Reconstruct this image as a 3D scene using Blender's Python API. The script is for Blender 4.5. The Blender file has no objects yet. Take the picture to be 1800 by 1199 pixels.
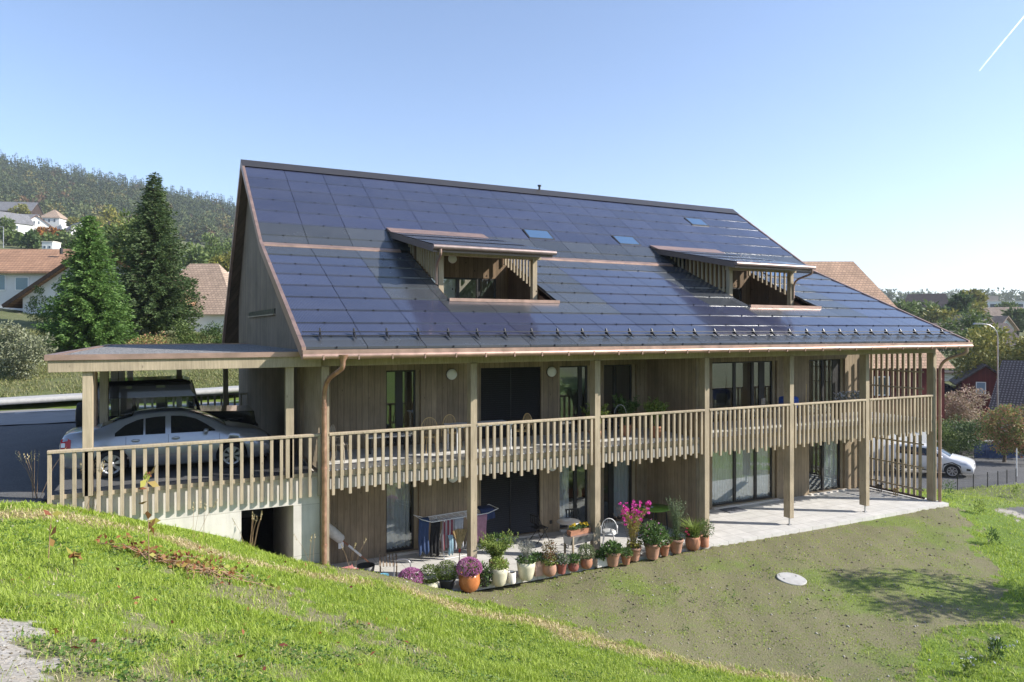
import bpy, bmesh, math, random
import numpy as np
from mathutils import Vector, Matrix
R = math.radians
rnd = random.Random(7)
rng = np.random.default_rng(11)
sc = bpy.context.scene
col = sc.collection

# ------------------------------------------------------------------ camera, sky, sun, exposure
CAM = np.array([-2.983, -16.398, 6.43])
FWD = np.array([0.4313, 0.9022, 0.0]); RGT = np.array([0.9022, -0.4313, 0.0])
cd = bpy.data.cameras.new('camera'); cam = bpy.data.objects.new('camera', cd); col.objects.link(cam)
cam.location = CAM; cam.rotation_euler = (R(90), 0, -math.atan2(0.4313, 0.9022))
cd.lens = 24; cd.sensor_width = 36; cd.shift_y = -17.5/1800; cd.clip_start = 0.1; cd.clip_end = 9000
sc.camera = cam
w = bpy.data.worlds.new('World'); sc.world = w; w.use_nodes = True
wn = w.node_tree.nodes; wl = w.node_tree.links
sky = wn.new('ShaderNodeTexSky'); sky.sky_type = 'NISHITA'; sky.sun_disc = False
SUN_TO = Vector((0.843*math.cos(R(32.8)), -0.538*math.cos(R(32.8)), math.sin(R(32.8)))).normalized()
sky.sun_elevation = R(32.8); sky.sun_rotation = math.atan2(SUN_TO.x, SUN_TO.y)
sky.altitude = 500; sky.air_density = 1.0; sky.dust_density = 0.45; sky.ozone_density = 3.8
hue = wn.new('ShaderNodeMix'); hue.data_type = 'RGBA'; hue.blend_type = 'MULTIPLY'; hue.inputs[0].default_value = 1; hue.inputs[7].default_value = (1.07, .965, .92, 1)
wl.new(sky.outputs[0], hue.inputs[6]); wl.new(hue.outputs[2], wn['Background'].inputs[0]); wn['Background'].inputs[1].default_value = 0.12
sd = bpy.data.lights.new('sun', 'SUN'); sd.energy = 3.95; sd.angle = R(0.5); sd.color = (1, 0.95, 0.87)
sun = bpy.data.objects.new('sun', sd); col.objects.link(sun); sun.location = (60, -60, 60)
sun.rotation_euler = SUN_TO.to_track_quat('Z', 'Y').to_euler()
sc.view_settings.view_transform = 'Standard'; sc.view_settings.look = 'None'
sc.view_settings.exposure = 1.18; sc.view_settings.gamma = 1
sc.render.engine = 'CYCLES'
sc.cycles.use_denoising = True
sc.cycles.max_bounces = 8; sc.cycles.transparent_max_bounces = 24; sc.cycles.glossy_bounces = 4
sc.cycles.diffuse_bounces = 4; sc.cycles.sample_clamp_indirect = 6

def at(px, py, d):                       # a point d metres out along the view through a photo position
    return CAM + d*(FWD + (px-900)/1200*RGT - np.array([0, 0, (py-582)/1200]))
def atZ(px, py, Z):
    return at(px, py, (CAM[2]-Z)*1200/(py-582))

# ------------------------------------------------------------------ objects
def tag(o, label=None, cat=None, group=None, kind=None):
    if label: o['label'] = label
    if cat: o['category'] = cat
    if group: o['group'] = group
    if kind: o['kind'] = kind
    return o
def thing(name, label, cat, loc=(0, 0, 0), rz=0, group=None):
    o = bpy.data.objects.new(name, None); col.objects.link(o); o.location = loc; o.rotation_euler = (0, 0, rz)
    o.empty_display_size = 0.2
    return tag(o, label, cat, group)
def copy_tree(o, parent=None):
    c = o.copy(); col.objects.link(c); c.parent = parent
    for ch in o.children: copy_tree(ch, c)
    return c
def link(name, me, m, parent=None):
    o = bpy.data.objects.new(name, me); col.objects.link(o)
    if m is not None: me.materials.append(m)
    if parent is not None: o.parent = parent
    return o
def np_mesh(name, V, F, m, parent=None, smooth=False):
    V = np.ascontiguousarray(V, np.float32); F = np.ascontiguousarray(F, np.int32)
    me = bpy.data.meshes.new(name); k = F.shape[1]
    me.vertices.add(len(V)); me.vertices.foreach_set('co', V.ravel())
    me.loops.add(F.size); me.loops.foreach_set('vertex_index', F.ravel())
    me.polygons.add(len(F)); me.polygons.foreach_set('loop_start', np.arange(0, F.size, k, dtype=np.int32))
    me.polygons.foreach_set('loop_total', np.full(len(F), k, np.int32))
    if smooth: me.polygons.foreach_set('use_smooth', np.ones(len(F), bool))
    me.update(); me.validate()
    return link(name, me, m, parent)

class MB:
    def __init__(s): s.v = []; s.f = []; s.sm = []
    def add(s, vs, fs, smooth=False):
        b = len(s.v); s.v += [tuple(p) for p in vs]
        for f in fs: s.f.append([b+i for i in f]); s.sm.append(smooth)
        return s
    def box(s, x0, x1, y0, y1, z0, z1):
        return s.add([(x0,y0,z0),(x1,y0,z0),(x1,y1,z0),(x0,y1,z0),(x0,y0,z1),(x1,y0,z1),(x1,y1,z1),(x0,y1,z1)],
                     [(0,3,2,1),(4,5,6,7),(0,1,5,4),(1,2,6,5),(2,3,7,6),(3,0,4,7)])
    def bar(s, p, q, w, h, up=(0,0,1)):          # box along p-q, width w, height h
        p = Vector(p); q = Vector(q); d = (q-p).normalized(); u = Vector(up)
        sd = d.cross(u)
        if sd.length < 1e-4: sd = d.cross(Vector((1,0,0)))
        sd.normalize(); u = sd.cross(d).normalized()
        vs = []
        for c in (p, q):
            for a, b in ((-1,-1),(1,-1),(1,1),(-1,1)): vs.append(c+sd*a*w/2+u*b*h/2)
        return s.add(vs, [(0,1,2,3),(7,6,5,4),(0,4,5,1),(1,5,6,2),(2,6,7,3),(3,7,4,0)])
    def prism(s, pts, vec):                      # planar polygon swept by vec
        n = len(pts); v = Vector(vec); P = [Vector(p) for p in pts]
        return s.add(P+[p+v for p in P], [tuple(range(n))[::-1], tuple(range(n, 2*n))]+[(i,(i+1)%n,n+(i+1)%n,n+i) for i in range(n)])
    def tube(s, pts, r, n=8, cap=True, smooth=True):
        pts = [Vector(p) for p in pts]; rr = r if isinstance(r, (list, tuple)) else [r]*len(pts); vs = []; fs = []
        ref = None
        for i, p in enumerate(pts):
            d = (pts[min(i+1, len(pts)-1)]-pts[max(i-1, 0)]).normalized()
            if ref is None:
                ref = d.cross(Vector((0,0,1)))
                if ref.length < 1e-3: ref = d.cross(Vector((1,0,0)))
            ref = (ref-d*ref.dot(d)).normalized(); b = d.cross(ref)
            for k in range(n):
                a = 2*math.pi*k/n; vs.append(p+(ref*math.cos(a)+b*math.sin(a))*rr[i])
        for i in range(len(pts)-1):
            for k in range(n): fs.append((i*n+k, i*n+(k+1)%n, (i+1)*n+(k+1)%n, (i+1)*n+k))
        s.add(vs, fs, smooth)
        if cap:
            s.add(vs[:n], [tuple(range(n))[::-1]]); s.add(vs[-n:], [tuple(range(n))])
        return s
    def lathe(s, prof, n=24, c=(0,0,0), axis='z', smooth=True, cap=True):
        vs = []; fs = []
        for r_, h in prof:
            for k in range(n):
                a = 2*math.pi*k/n
                p = (r_*math.cos(a), r_*math.sin(a), h)
                if axis == 'y': p = (p[0], p[2], p[1])
                if axis == 'x': p = (p[2], p[0], p[1])
                vs.append((p[0]+c[0], p[1]+c[1], p[2]+c[2]))
        for i in range(len(prof)-1):
            for k in range(n): fs.append((i*n+k, i*n+(k+1)%n, (i+1)*n+(k+1)%n, (i+1)*n+k))
        s.add(vs, fs, smooth)
        if cap:
            s.add(vs[:n], [tuple(range(n))[::-1]]); s.add(vs[-n:], [tuple(range(n))])
        return s
    def grid(s, P, smooth=True):                 # rows of points
        m = len(P[0]); vs = [p for r_ in P for p in r_]
        return s.add(vs, [(i*m+j, i*m+j+1, (i+1)*m+j+1, (i+1)*m+j) for i in range(len(P)-1) for j in range(m-1)], smooth)
    def build(s, name, m, parent=None, bevel=0):
        me = bpy.data.meshes.new(name); me.from_pydata(s.v, [], s.f)
        me.polygons.foreach_set('use_smooth', s.sm); me.update()
        bm = bmesh.new(); bm.from_mesh(me); bmesh.ops.recalc_face_normals(bm, faces=bm.faces); bm.to_mesh(me); bm.free()
        o = link(name, me, m, parent)
        if bevel:
            b = o.modifiers.new('bevel', 'BEVEL'); b.width = bevel; b.segments = 2; b.limit_method = 'ANGLE'
        return o

# ------------------------------------------------------------------ materials
class NT:
    def __init__(s, name):
        s.m = bpy.data.materials.new(name); s.m.use_nodes = True
        s.n = s.m.node_tree.nodes; s.l = s.m.node_tree.links; s.b = s.n['Principled BSDF']; s.out = s.n['Material Output']
    def new(s, t, **k):
        n = s.n.new('ShaderNode'+t)
        for a, v in k.items(): setattr(n, a, v)
        return n
    def lk(s, a, b): s.l.new(a, b)
    def val(s, v, inp):
        if hasattr(v, 'is_linked') or hasattr(v, 'links'): s.lk(v, inp)
        else: inp.default_value = v
    def math(s, op, a, b=0.0, c=None):
        n = s.new('Math', operation=op); s.val(a, n.inputs[0]); s.val(b, n.inputs[1])
        if c is not None: s.val(c, n.inputs[2])
        return n.outputs[0]
    def coord(s, kind='Object', scale=(1,1,1)):
        t = s.new('TexCoord'); mp = s.new('Mapping'); mp.inputs['Scale'].default_value = scale
        s.lk(t.outputs[kind], mp.inputs[0]); return mp.outputs[0]
    def noise(s, vec, scale=5, detail=4, rough=.6, dist=0):
        n = s.new('TexNoise'); n.inputs['Scale'].default_value = scale; n.inputs['Detail'].default_value = detail
        n.inputs['Roughness'].default_value = rough; n.inputs['Distortion'].default_value = dist; s.lk(vec, n.inputs['Vector']); return n.outputs[0]
    def ramp(s, fac, stops):
        n = s.new('ValToRGB'); e = n.color_ramp.elements
        while len(e) < len(stops): e.new(.5)
        for x, (p, c) in zip(e, stops): x.position = p; x.color = (*c, 1) if len(c) == 3 else c
        s.val(fac, n.inputs[0]); return n.outputs[0]
    def mix(s, f, a, b, mode='MIX'):
        n = s.new('Mix', data_type='RGBA', blend_type=mode); s.val(f, n.inputs[0])
        for v, i in ((a, 6), (b, 7)):
            if isinstance(v, (tuple, list)): v = (*v, 1) if len(v) == 3 else v
            s.val(v, n.inputs[i])
        return n.outputs[2]
    def scale(s, c, f):                     # colour times a value
        n = s.new('Vector'+'Math', operation='SCALE')
        if isinstance(c, (tuple, list)): n.inputs[0].default_value = c[:3]
        else: s.lk(c, n.inputs[0])
        s.val(f, n.inputs['Scale']); return n.outputs[0]
    def rng(s, v, a, b, lo, hi):
        n = s.new('MapRange'); s.val(v, n.inputs[0])
        for i, x in enumerate((a, b, lo, hi)): n.inputs[i+1].default_value = x
        return n.outputs[0]
    def bump(s, h, strength=.3, dist=.02):
        n = s.new('Bump'); n.inputs['Strength'].default_value = strength; n.inputs['Distance'].default_value = dist
        s.lk(h, n.inputs['Height']); s.lk(n.outputs[0], s.b.inputs['Normal']); return n
    def fin(s, c=None, rough=.6, metal=0, spec=.5):
        if c is not None:
            if isinstance(c, (tuple, list)): s.b.inputs['Base Color'].default_value = (*c[:3], 1)
            else: s.lk(c, s.b.inputs['Base Color'])
        s.val(rough, s.b.inputs['Roughness']); s.b.inputs['Metallic'].default_value = metal
        s.b.inputs['Specular IOR Level'].default_value = spec
        return s.m
def plain(name, c, rough=.6, metal=0, var=.12, scale=6, bump=0, bs=30, spec=.5, stretch=(1,1,1), detail=4):
    t = NT(name); v = t.coord('Object', stretch)
    n = t.noise(v, scale, detail); f = t.rng(n, .3, .7, 1-var, 1+var)
    if bump: t.bump(t.noise(v, bs, 4), bump)
    return t.fin(t.scale(c, f), t.rng(n, .3, .7, max(0, rough-.08), min(1, rough+.08)), metal, spec)
def timber(name, c, boards=0, grain=1.0, dark=.5):
    t = NT(name); tc = t.new('TexCoord'); sx = t.new('SeparateXYZ'); t.lk(tc.outputs['Object'], sx.inputs[0])
    u = t.math('ADD', sx.outputs[0], sx.outputs[1])
    mp = t.new('Mapping'); mp.inputs['Scale'].default_value = (14, 14, .9); t.lk(tc.outputs['Object'], mp.inputs[0])
    g = t.noise(mp.outputs[0], 2.2, 5, .65, .6)
    f = t.rng(g, .3, .7, 1-.22*grain, 1+.2*grain)
    big = t.noise(tc.outputs['Object'], .9, 3); f = t.math('MULTIPLY', f, t.rng(big, .3, .7, .78, 1.16))
    h = g
    mk = t.new('Mapping'); mk.inputs['Scale'].default_value = (3.2, 3.2, 1.5); t.lk(tc.outputs['Object'], mk.inputs[0])
    vo = t.new('TexVoronoi'); vo.inputs['Scale'].default_value = 1.6; t.lk(mk.outputs[0], vo.inputs['Vector'])
    kn = t.rng(vo.outputs['Distance'], .04, .1, .55, 1.0); f = t.math('MULTIPLY', f, kn)
    if boards:
        q = t.math('DIVIDE', u, boards); fl = t.math('FLOOR', q); fr = t.math('FRACT', q)
        wn_ = t.new('TexWhiteNoise', noise_dimensions='1D'); t.lk(fl, wn_.inputs['W'])
        f = t.math('MULTIPLY', f, t.rng(wn_.outputs[0], 0, 1, .82, 1.13))
        e = t.math('MINIMUM', fr, t.math('SUBTRACT', 1.0, fr)); gr = t.rng(e, 0.015, .06, 0, 1)
        f = t.math('MULTIPLY', f, t.rng(gr, 0, 1, dark, 1)); h = t.math('ADD', t.math('MULTIPLY', g, .15), gr)
    t.bump(h, .35, .008)
    return t.fin(t.scale(c, f), .68, 0, .25)
def leafmat(name, cols, rough=.55, trans=.25, scale=1.2):
    t = NT(name); g = t.new('NewGeometry'); n = t.noise(t.coord('Object'), scale, 2)
    f = t.math('ADD', t.math('MULTIPLY', g.outputs['Random Per Island'], .7), t.math('MULTIPLY', n, .45))
    k = len(cols)-1; c = t.ramp(f, [(.1+.8*i/k, x) for i, x in enumerate(cols)])
    m = t.fin(c, rough, 0, .3)
    tr = t.new('BsdfTranslucent'); t.lk(c, tr.inputs[0]); mx = t.new('MixShader'); mx.inputs[0].default_value = trans
    t.lk(t.b.outputs[0], mx.inputs[1]); t.lk(tr.outputs[0], mx.inputs[2]); t.lk(mx.outputs[0], t.out.inputs[0])
    return m
def glassmat(name, tint=(.75,.8,.8), ior=1.9, rough=.01):
    t = NT(name); fr = t.new('Fresnel'); ge = t.new('NewGeometry'); t.lk(t.rng(ge.outputs['Backfacing'], 0, 1, ior, 1/ior), fr.inputs[0])   # same mirror strength from both faces of the pane
    gl = t.new('BsdfGlossy'); gl.inputs['Roughness'].default_value = rough; gl.inputs[0].default_value = (.9,.95,.95,1)
    tr = t.new('BsdfTransparent'); tr.inputs[0].default_value = (*tint, 1)
    mx = t.new('MixShader'); t.lk(fr.outputs[0], mx.inputs[0]); t.lk(tr.outputs[0], mx.inputs[1]); t.lk(gl.outputs[0], mx.inputs[2])
    t.lk(mx.outputs[0], t.out.inputs[0]); return t.m

WOOD = (.30, .235, .152)
m_board = timber('larch_boarding', (.30, .232, .158), .17)
m_narrow = timber('narrow_boarding', (.22, .172, .125), .075, .9, .35)
m_post = timber('planed_timber', (.37, .302, .212))
m_slat = timber('slat_timber', (.38, .312, .222))
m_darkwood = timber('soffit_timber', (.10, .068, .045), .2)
m_copper = plain('brown_copper', (.40, .265, .21), .45, .6, .16, 3)
m_copper2 = plain('bright_copper', (.40, .235, .165), .45, .6, .35, 5)
m_zinc = plain('grey_zinc', (.42, .41, .42), .35, .8, .12, 4)
m_steel = plain('galvanised_steel', (.45, .46, .47), .4, .8)
m_black = plain('black_metal', (.02, .02, .022), .45)
m_frame = plain('dark_window_frame', (.022, .02, .019), .5)
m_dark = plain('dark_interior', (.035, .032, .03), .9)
m_white = plain('white_paint', (.78, .78, .77), .5, var=.04)
m_glass = glassmat('window_glass', (.95,.97,.97), 2.1)
m_conc = plain('smooth_concrete', (.63, .58, .52), .8, 0, .1, 1.7, .12, 60)
# ------------------------------------------------------------------ ground
_cp = []
for px, py, Z in ((-300,880,3.05),(0,882,3.0),(85,885,2.95),(200,907,2.6),(330,935,2.1),(420,955,1.75),(500,985,1.3),(565,993,1.0),
    (925,1072,.0),(1000,1092,-.02),(1200,1157,-.05),(1380,1200,-.05),
    (0,1199,3.75),(-300,1199,3.95),(300,1199,3.2),(600,1199,2.5),(900,1199,1.35),(1100,1199,.68),(1250,1199,.28),
    (0,1000,3.35),(300,1050,2.7),(500,1080,2.05),(700,1100,1.4),(900,1130,.66),(1100,1150,.2),(820,1075,.36),(1000,1120,.18),
    (1393,1017,-.06),(1600,1000,-.08),(1500,950,-.05),(1260,960,-.05),(1640,890,-.06),(1100,1040,-.06),(1800,1199,-.15),(1600,1199,-.1),
    (1700,940,-.12),(1800,1000,-.2),(1800,930,-.35),(1700,872,-.6),(1735,858,-1.0),(1790,828,-1.7),(1660,835,-1.8),(1700,815,-1.85),
    (1800,812,-1.85),(1900,900,-.9),(1740,880,-.4),(1800,862,-.9)):
    p = atZ(px, py, Z); _cp.append((p[0], p[1], Z))
for px, py, Y in ((590,997,-.5),(640,1004,-.75),(700,1017,-.95),(770,1038,-1.1),(830,1052,-1.25),(640,1015,-1.3),(720,1034,-1.6)):
    d_ = (Y-CAM[1])/(FWD[1]+(px-900)/1200*RGT[1]); p = at(px, py, d_); _cp.append((p[0], p[1], p[2]))
_cp += [(CAM[0],CAM[1],4.25),(-12,-12,4.0),(-20,-4,3.3),(8,-17,1.6),(14,-17,.9),(25,-12,.3),(35,-10,-.3),(-3,-24,5.2),(-15,-26,5.6),(12,-26,3.6),(30,-26,1.6),
        (-3,-45,7.6),(25,-45,4.6),(-30,-45,8.0),(-40,-10,4.2),(45,-30,1.0),(-3,-75,11),(30,-75,8.5),(60,-60,4),
        (-8,.5,2.95),(-14,0,3.0),(-22,3,3.0),(-8,7,2.93),(-16,8,2.95),(-8,14,2.9),(-14,15,2.9),(-24,15,3.0),(-35,15,3.2),(-12,21,2.9),(-25,22,3.0),
        (-38,22,3.3),(-4,14,2.85),(6,16,2.7),(-3,20,2.9),(6,24,2.9),(-2,25.5,4.1),(-12,26.5,4.0),(-26,27,4.1),(-12,32,5.35),(-26,33,5.6),(2,31,5.0),
        (-40,32,6.2),(-12,44,7.3),(-30,46,8.6),(5,42,5.6),(-15,60,8.6),(-40,60,12.5),(8,58,6.7),(0,50,6.2),
        (2.5,1,-.2),(6,1,-.2),(12,1,-.2),(20,1,-.2),(6,8,0),(14,10,-.4),(20,8,-.8),(14,22,1.2),(24,22,-.4),(24,8,-1.2),(24,2.5,-.4),
        (30,9,-1.75),(34,8,-1.8),(39,9,-1.85),(42,4,-1.9),(45,12,-2.1),(34,18,-1.9),(40,25,-2.2),(50,18,-2.3),(55,5,-2.2),(60,30,-2.3),(30,35,-1.2),
        (50,45,-2),(70,15,-2.5),(95,60,-1),(60,95,1.5),(100,20,-1),(-45,85,15),(-5,85,12),(25,85,8),(20,60,3),(75,50,-1.5),(45,62,-.5),(60,-10,-1.4),(85,30,-2)]
_cp = np.array(_cp)
_keep = [0]
for i in range(1, len(_cp)):
    if np.min(np.hypot(*(_cp[_keep][:, :2]-_cp[i, :2]).T)) > .12: _keep.append(i)
_cp = _cp[_keep]
def _tps(r2): return np.where(r2 > 1e-9, r2*np.log(np.maximum(r2, 1e-9)), 0)
_n = len(_cp); _A = np.zeros((_n+3, _n+3)); _d2 = ((_cp[:, None, :2]-_cp[None, :, :2])**2).sum(-1)
_A[:_n, :_n] = _tps(_d2)+np.eye(_n)*.02; _A[:_n, _n] = 1; _A[:_n, _n+1:] = _cp[:, :2]; _A[_n:, :_n] = _A[:_n, _n:].T
_w = np.linalg.solve(_A, np.concatenate([_cp[:, 2], np.zeros(3)]))
def _rbf(X, Y):
    X = np.asarray(X, float); Y = np.asarray(Y, float); out = _w[_n]+_w[_n+1]*X+_w[_n+2]*Y
    for i in range(_n): out = out+_w[i]*_tps((X-_cp[i, 0])**2+(Y-_cp[i, 1])**2)
    return out
def sstep(a, b, x):
    t = np.clip((x-a)/(b-a), 0, 1); return t*t*(3-2*t)
# far relief: height of the land over the bearing (given as photo column), by distance
_hx = np.array([-3000,-900,-300,0,200,410,600,900,1200,1400,1560,1640,1720,1800,2000,2600,5000])
_h150 = np.array([26,24,22,20,18,15,11,8,6,5,5,5,5,5,4,2,4])      # land at about 150 m
_h420 = np.array([100,95,86,78,70,56,42,32,25,21,20,20,20,20,18,14,20])      # at 420 m
_h800 = np.array([230,220,206,186,160,131,100,70,52,44,42,40,41,40,36,30,40])
def far(X, Y):
    dx = X-CAM[0]; dy = Y-CAM[1]; f = dx*FWD[0]+dy*FWD[1]; r = dx*RGT[0]+dy*RGT[1]; d = np.hypot(dx, dy)
    col_ = 900+1200*np.clip(np.where(f > .12*d, r/np.maximum(f, 1e-6), np.sign(r)*3.4), -3.4, 3.4)
    a = np.interp(col_, _hx, _h150); b = np.interp(col_, _hx, _h420); c = np.interp(col_, _hx, _h800)
    e = np.maximum(f, .55*d)
    z = np.where(e < 150, a, np.where(e < 420, a+(b-a)*(e-150)/270, np.where(e < 800, b+(c-b)*sstep(420, 800, e), c)))
    back = f < -.1*d
    zb = 9+np.clip(d-60, 0, 900)*.075
    return np.where(back, zb, z)+1.2*np.sin(X*.031)*np.sin(Y*.027)*sstep(120, 300, d)
def H(X, Y):
    X = np.asarray(X, float); Y = np.asarray(Y, float); d = np.hypot(X-CAM[0], Y-CAM[1])
    near = np.clip(_rbf(np.clip(X, -100, 120), np.clip(Y, -100, 120)), -4, 22); t = sstep(82, 150, d)
    z = near*(1-t)+far(X, Y)*t
    z = z+.025*np.sin(X*1.7+1.1*np.sin(Y*1.3))*np.sin(Y*1.9+.7)*(1-t)+.012*np.sin(X*4.9+Y*2.2)*np.sin(Y*5.3-X)*(1-t)
    z = np.where((X > .08) & (X < 22.75) & (Y > -.46) & (Y < 4), np.minimum(z, -.12), z)
    z = np.where((X > -.1) & (X < 22.5) & (Y >= 3.9) & (Y < 14.4), np.minimum(z, -.15), z)
    z = np.where((X > -5.6) & (X < .1) & (Y > .35) & (Y < 12.3), np.minimum(z, 2.2), z)
    z = np.where((X > -1.95) & (X < -.6) & (Y > .15) & (Y < 12.3), np.minimum(z, .2), z)
    return z
def h1(x, y): return float(H(np.array([x]), np.array([y]))[0])
def photo_cols(X, Y, Z):
    dx = X-CAM[0]; dy = Y-CAM[1]; f = dx*FWD[0]+dy*FWD[1]; r = dx*RGT[0]+dy*RGT[1]; f = np.where(f > .3, f, np.nan)
    return 900+1200*r/f, 582-1200*(Z-CAM[2])/f, f
def vnoise(X, Y, s, seed=0):                 # smooth value noise
    g = np.random.default_rng(seed).random((64, 64)); u = X*s; v = Y*s
    i = np.floor(u).astype(int); j = np.floor(v).astype(int); a = u-i; b = v-j; a = a*a*(3-2*a); b = b*b*(3-2*b)
    G = lambda p, q: g[p % 64, q % 64]
    return (G(i, j)*(1-a)+G(i+1, j)*a)*(1-b)+(G(i, j+1)*(1-a)+G(i+1, j+1)*a)*b
def seg_dist(X, Y, pts):
    best = np.full(X.shape, 1e9)
    for (x0, y0), (x1, y1) in zip(pts[:-1], pts[1:]):
        dx, dy = x1-x0, y1-y0; t = np.clip(((X-x0)*dx+(Y-y0)*dy)/(dx*dx+dy*dy), 0, 1)
        best = np.minimum(best, np.hypot(X-x0-t*dx, Y-y0-t*dy))
    return best
def inpoly(X, Y, P):
    c = np.zeros(X.shape, bool); n = len(P)
    for i in range(n):
        x0, y0 = P[i]; x1, y1 = P[i-1]
        c ^= ((y0 > Y) != (y1 > Y)) & (X < (x1-x0)*(Y-y0)/((y1-y0) if y1 != y0 else 1e-9)+x0)
    return c
def gpt(px, py, Z0=0.0):                    # where the view through a photo position meets the ground
    lo, hi = 2.0, 200.0; prev = 2.0
    for d in np.concatenate([np.linspace(2, 60, 400), np.linspace(60, 300, 200)]):
        p = at(px, py, d)
        if p[2] < h1(p[0], p[1]): return p
    return at(px, py, 60)
BARE = [(-.2,-1.3),(1.2,-1.6)]+[tuple(gpt(a, b)[:2]) for a, b in ((790,1052),(850,1062),(925,1078),(1000,1097),(1100,1130),(1200,1162),(1330,1185),(1450,1199))]+[(10,-9.5)]+\
       [tuple(gpt(a, b)[:2]) for a, b in ((1560,1165),(1680,1120),(1760,1080),(1745,1000),(1700,930),(1680,900),(1650,890))]+[(22.9,-.2),(22.9,.4),(-.2,.4)]
STRAW = [tuple(gpt(a, b)[:2]) for a, b in ((0,905),(90,905),(200,925),(330,958),(430,985),(520,1006),(600,1020),(720,1040),(820,1072),(960,1096),(1080,1135),(1200,1165),(1300,1188),(1420,1206))]
PATH = [tuple(gpt(a, b)[:2]) for a, b in ((-500,1060),(0,1105),(60,1130),(130,1180),(170,1230))]+[(CAM[0]+.6, CAM[1]+3), (CAM[0]-4, CAM[1]-3), (-16,-13)]
GRAV2 = [tuple(gpt(a, b)[:2]) for a, b in ((1765,897),(1830,888),(1900,900),(1900,960),(1800,918))]
def ground_masks(X, Y):
    n1 = vnoise(X, Y, 1.1, 1); n2 = vnoise(X, Y, 3.7, 2); n3 = vnoise(X, Y, .42, 3); nn = .5*n1+.3*n2+.2*vnoise(X, Y, 9, 4)
    j = (n2-.5)*.7; Xj = X+j+(X > 8)*((n1-.5)*1.6+(vnoise(X, Y, 6, 18)-.5)*.9); Yj = Y+((n1-.5)*.5+(X > 8)*(n3-.5)*1.0)*(Y < -1.2)
    bare = inpoly(Xj, Yj, BARE)
    straw = np.clip(1-seg_dist(X+(n2-.5)*.3, Y+(n1-.5)*.4, STRAW)/(.28+.5*n1), 0, 1)*sstep(.1, .45, n2*.5+n1*.5)
    path = inpoly(X+(n1-.5)*.9+(vnoise(X, Y, 8, 14)-.5)*.5, Y+(n2-.5)*.9+(vnoise(X, Y, 8, 15)-.5)*.5, PATH) | inpoly(Xj, Yj, GRAV2)
    pd = np.minimum(seg_dist(X, Y, PATH+[PATH[0]]), 99)
    grass = np.clip(.95-.55*sstep(.55, .78, nn), 0, 1)
    grass = np.where(bare, np.clip(.12+.42*sstep(.35, .85, .45*n3+.35*n1+.2*n2), 0, .5), grass)
    thin = sstep(3.4, .2, pd+(n1-.5)*1.6)*(~bare)           # soil shows near the gravel path
    grass = grass*(1-.85*thin*sstep(.3, .6, nn))
    patch = sstep(.74, .88, n3+.25*(n2-.5))*(~bare)*(Y < -2); grass = grass*(1-.7*patch)
    grass = np.where(path, grass*.04, grass)
    drive = ((X < .5) & (Y > .15) & (Y < 15.5) & (X > -90)) | (inpoly(X, Y, [(26,6.0),(29.6,3.5),(45,4.2),(60,6),(64,15),(44,13),(28,12)]))
    grass = np.where(drive, 0, grass); path = path | drive
    return grass, path.astype(float), straw, bare
# one sheet, fine near the camera and out to the horizon
az = np.concatenate([np.linspace(-180, -42, 40)[:-1], np.linspace(-42, 42, 561), np.linspace(42, 180, 40)[1:]])
dist = np.concatenate([[.3], np.geomspace(1.5, 60, 330), np.geomspace(62, 3200, 70)])
a_ = np.radians(az); yaw0 = math.atan2(FWD[0], FWD[1])
GX = CAM[0]+dist[:, None]*np.sin(a_+yaw0)[None]; GY = CAM[1]+dist[:, None]*np.cos(a_+yaw0)[None]; GZ = H(GX, GY)
nd, na = GX.shape; I = np.arange(nd*na).reshape(nd, na)
GF = np.stack([I[:-1, :-1], I[:-1, 1:], I[1:, 1:], I[1:, :-1]], -1).reshape(-1, 4)[:, ::-1]
t = NT('ground_cover'); at_ = t.new('Attribute', attribute_name='cover'); sp = t.new('SeparateColor'); t.lk(at_.outputs['Color'], sp.inputs[0])
co = t.coord('Object'); nf = t.noise(co, 34, 6, .75); nm = t.noise(co, 5, 4); nb = t.noise(co, .35, 3)
soil = t.ramp(nf, [(.3, (.11,.088,.055)), (.5, (.20,.168,.112)), (.68, (.30,.26,.185))])
soil = t.mix(t.rng(nm, .3, .65, .2, .7), soil, (.165,.175,.075))
green = t.ramp(nf, [(.3, (.09,.14,.02)), (.55, (.18,.26,.035)), (.75, (.26,.33,.08))])
farg = t.ramp(nb, [(.3, (.075,.13,.03)), (.6, (.12,.17,.045)), (.8, (.17,.18,.07))])
sy_ = t.new('SeparateXYZ'); t.lk(co, sy_.inputs[0]); faraway = t.math('MAXIMUM', t.rng(sy_.outputs[1], 19, 24, 0, 1), t.rng(sy_.outputs[0], 24, 30, 0, 1))
green = t.mix(t.rng(t.noise(co, .06, 2), .35, .65, 0, .6), green, farg)
dull = t.mix(t.rng(t.noise(co, 1.3, 5, .7), .3, .7, 0, 1), (.10,.125,.05), (.20,.19,.105)); dull = t.mix(t.rng(nf, .3, .7, 0, .5), dull, (.07,.09,.03))
green = t.mix(faraway, green, dull)
vo = t.new('TexVoronoi'); vo.inputs['Scale'].default_value = 26; t.lk(co, vo.inputs['Vector'])
grv = t.ramp(vo.outputs['Color'], [(.1, (.17,.165,.16)), (.5, (.33,.32,.30)), (.9, (.5,.48,.45))])
grv = t.mix(t.rng(nm, .3, .7, .25, .8), grv, (.40,.35,.28))
drv = t.mix(.8, t.ramp(vo.outputs['Color'], [(.1, (.06,.06,.062)), (.6, (.13,.13,.13)), (.9, (.22,.22,.21))]), t.ramp(nf, [(.3, (.07,.07,.072)), (.7, (.17,.168,.165))]))
grv = t.mix(at_.outputs['Alpha'], grv, drv)
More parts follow.
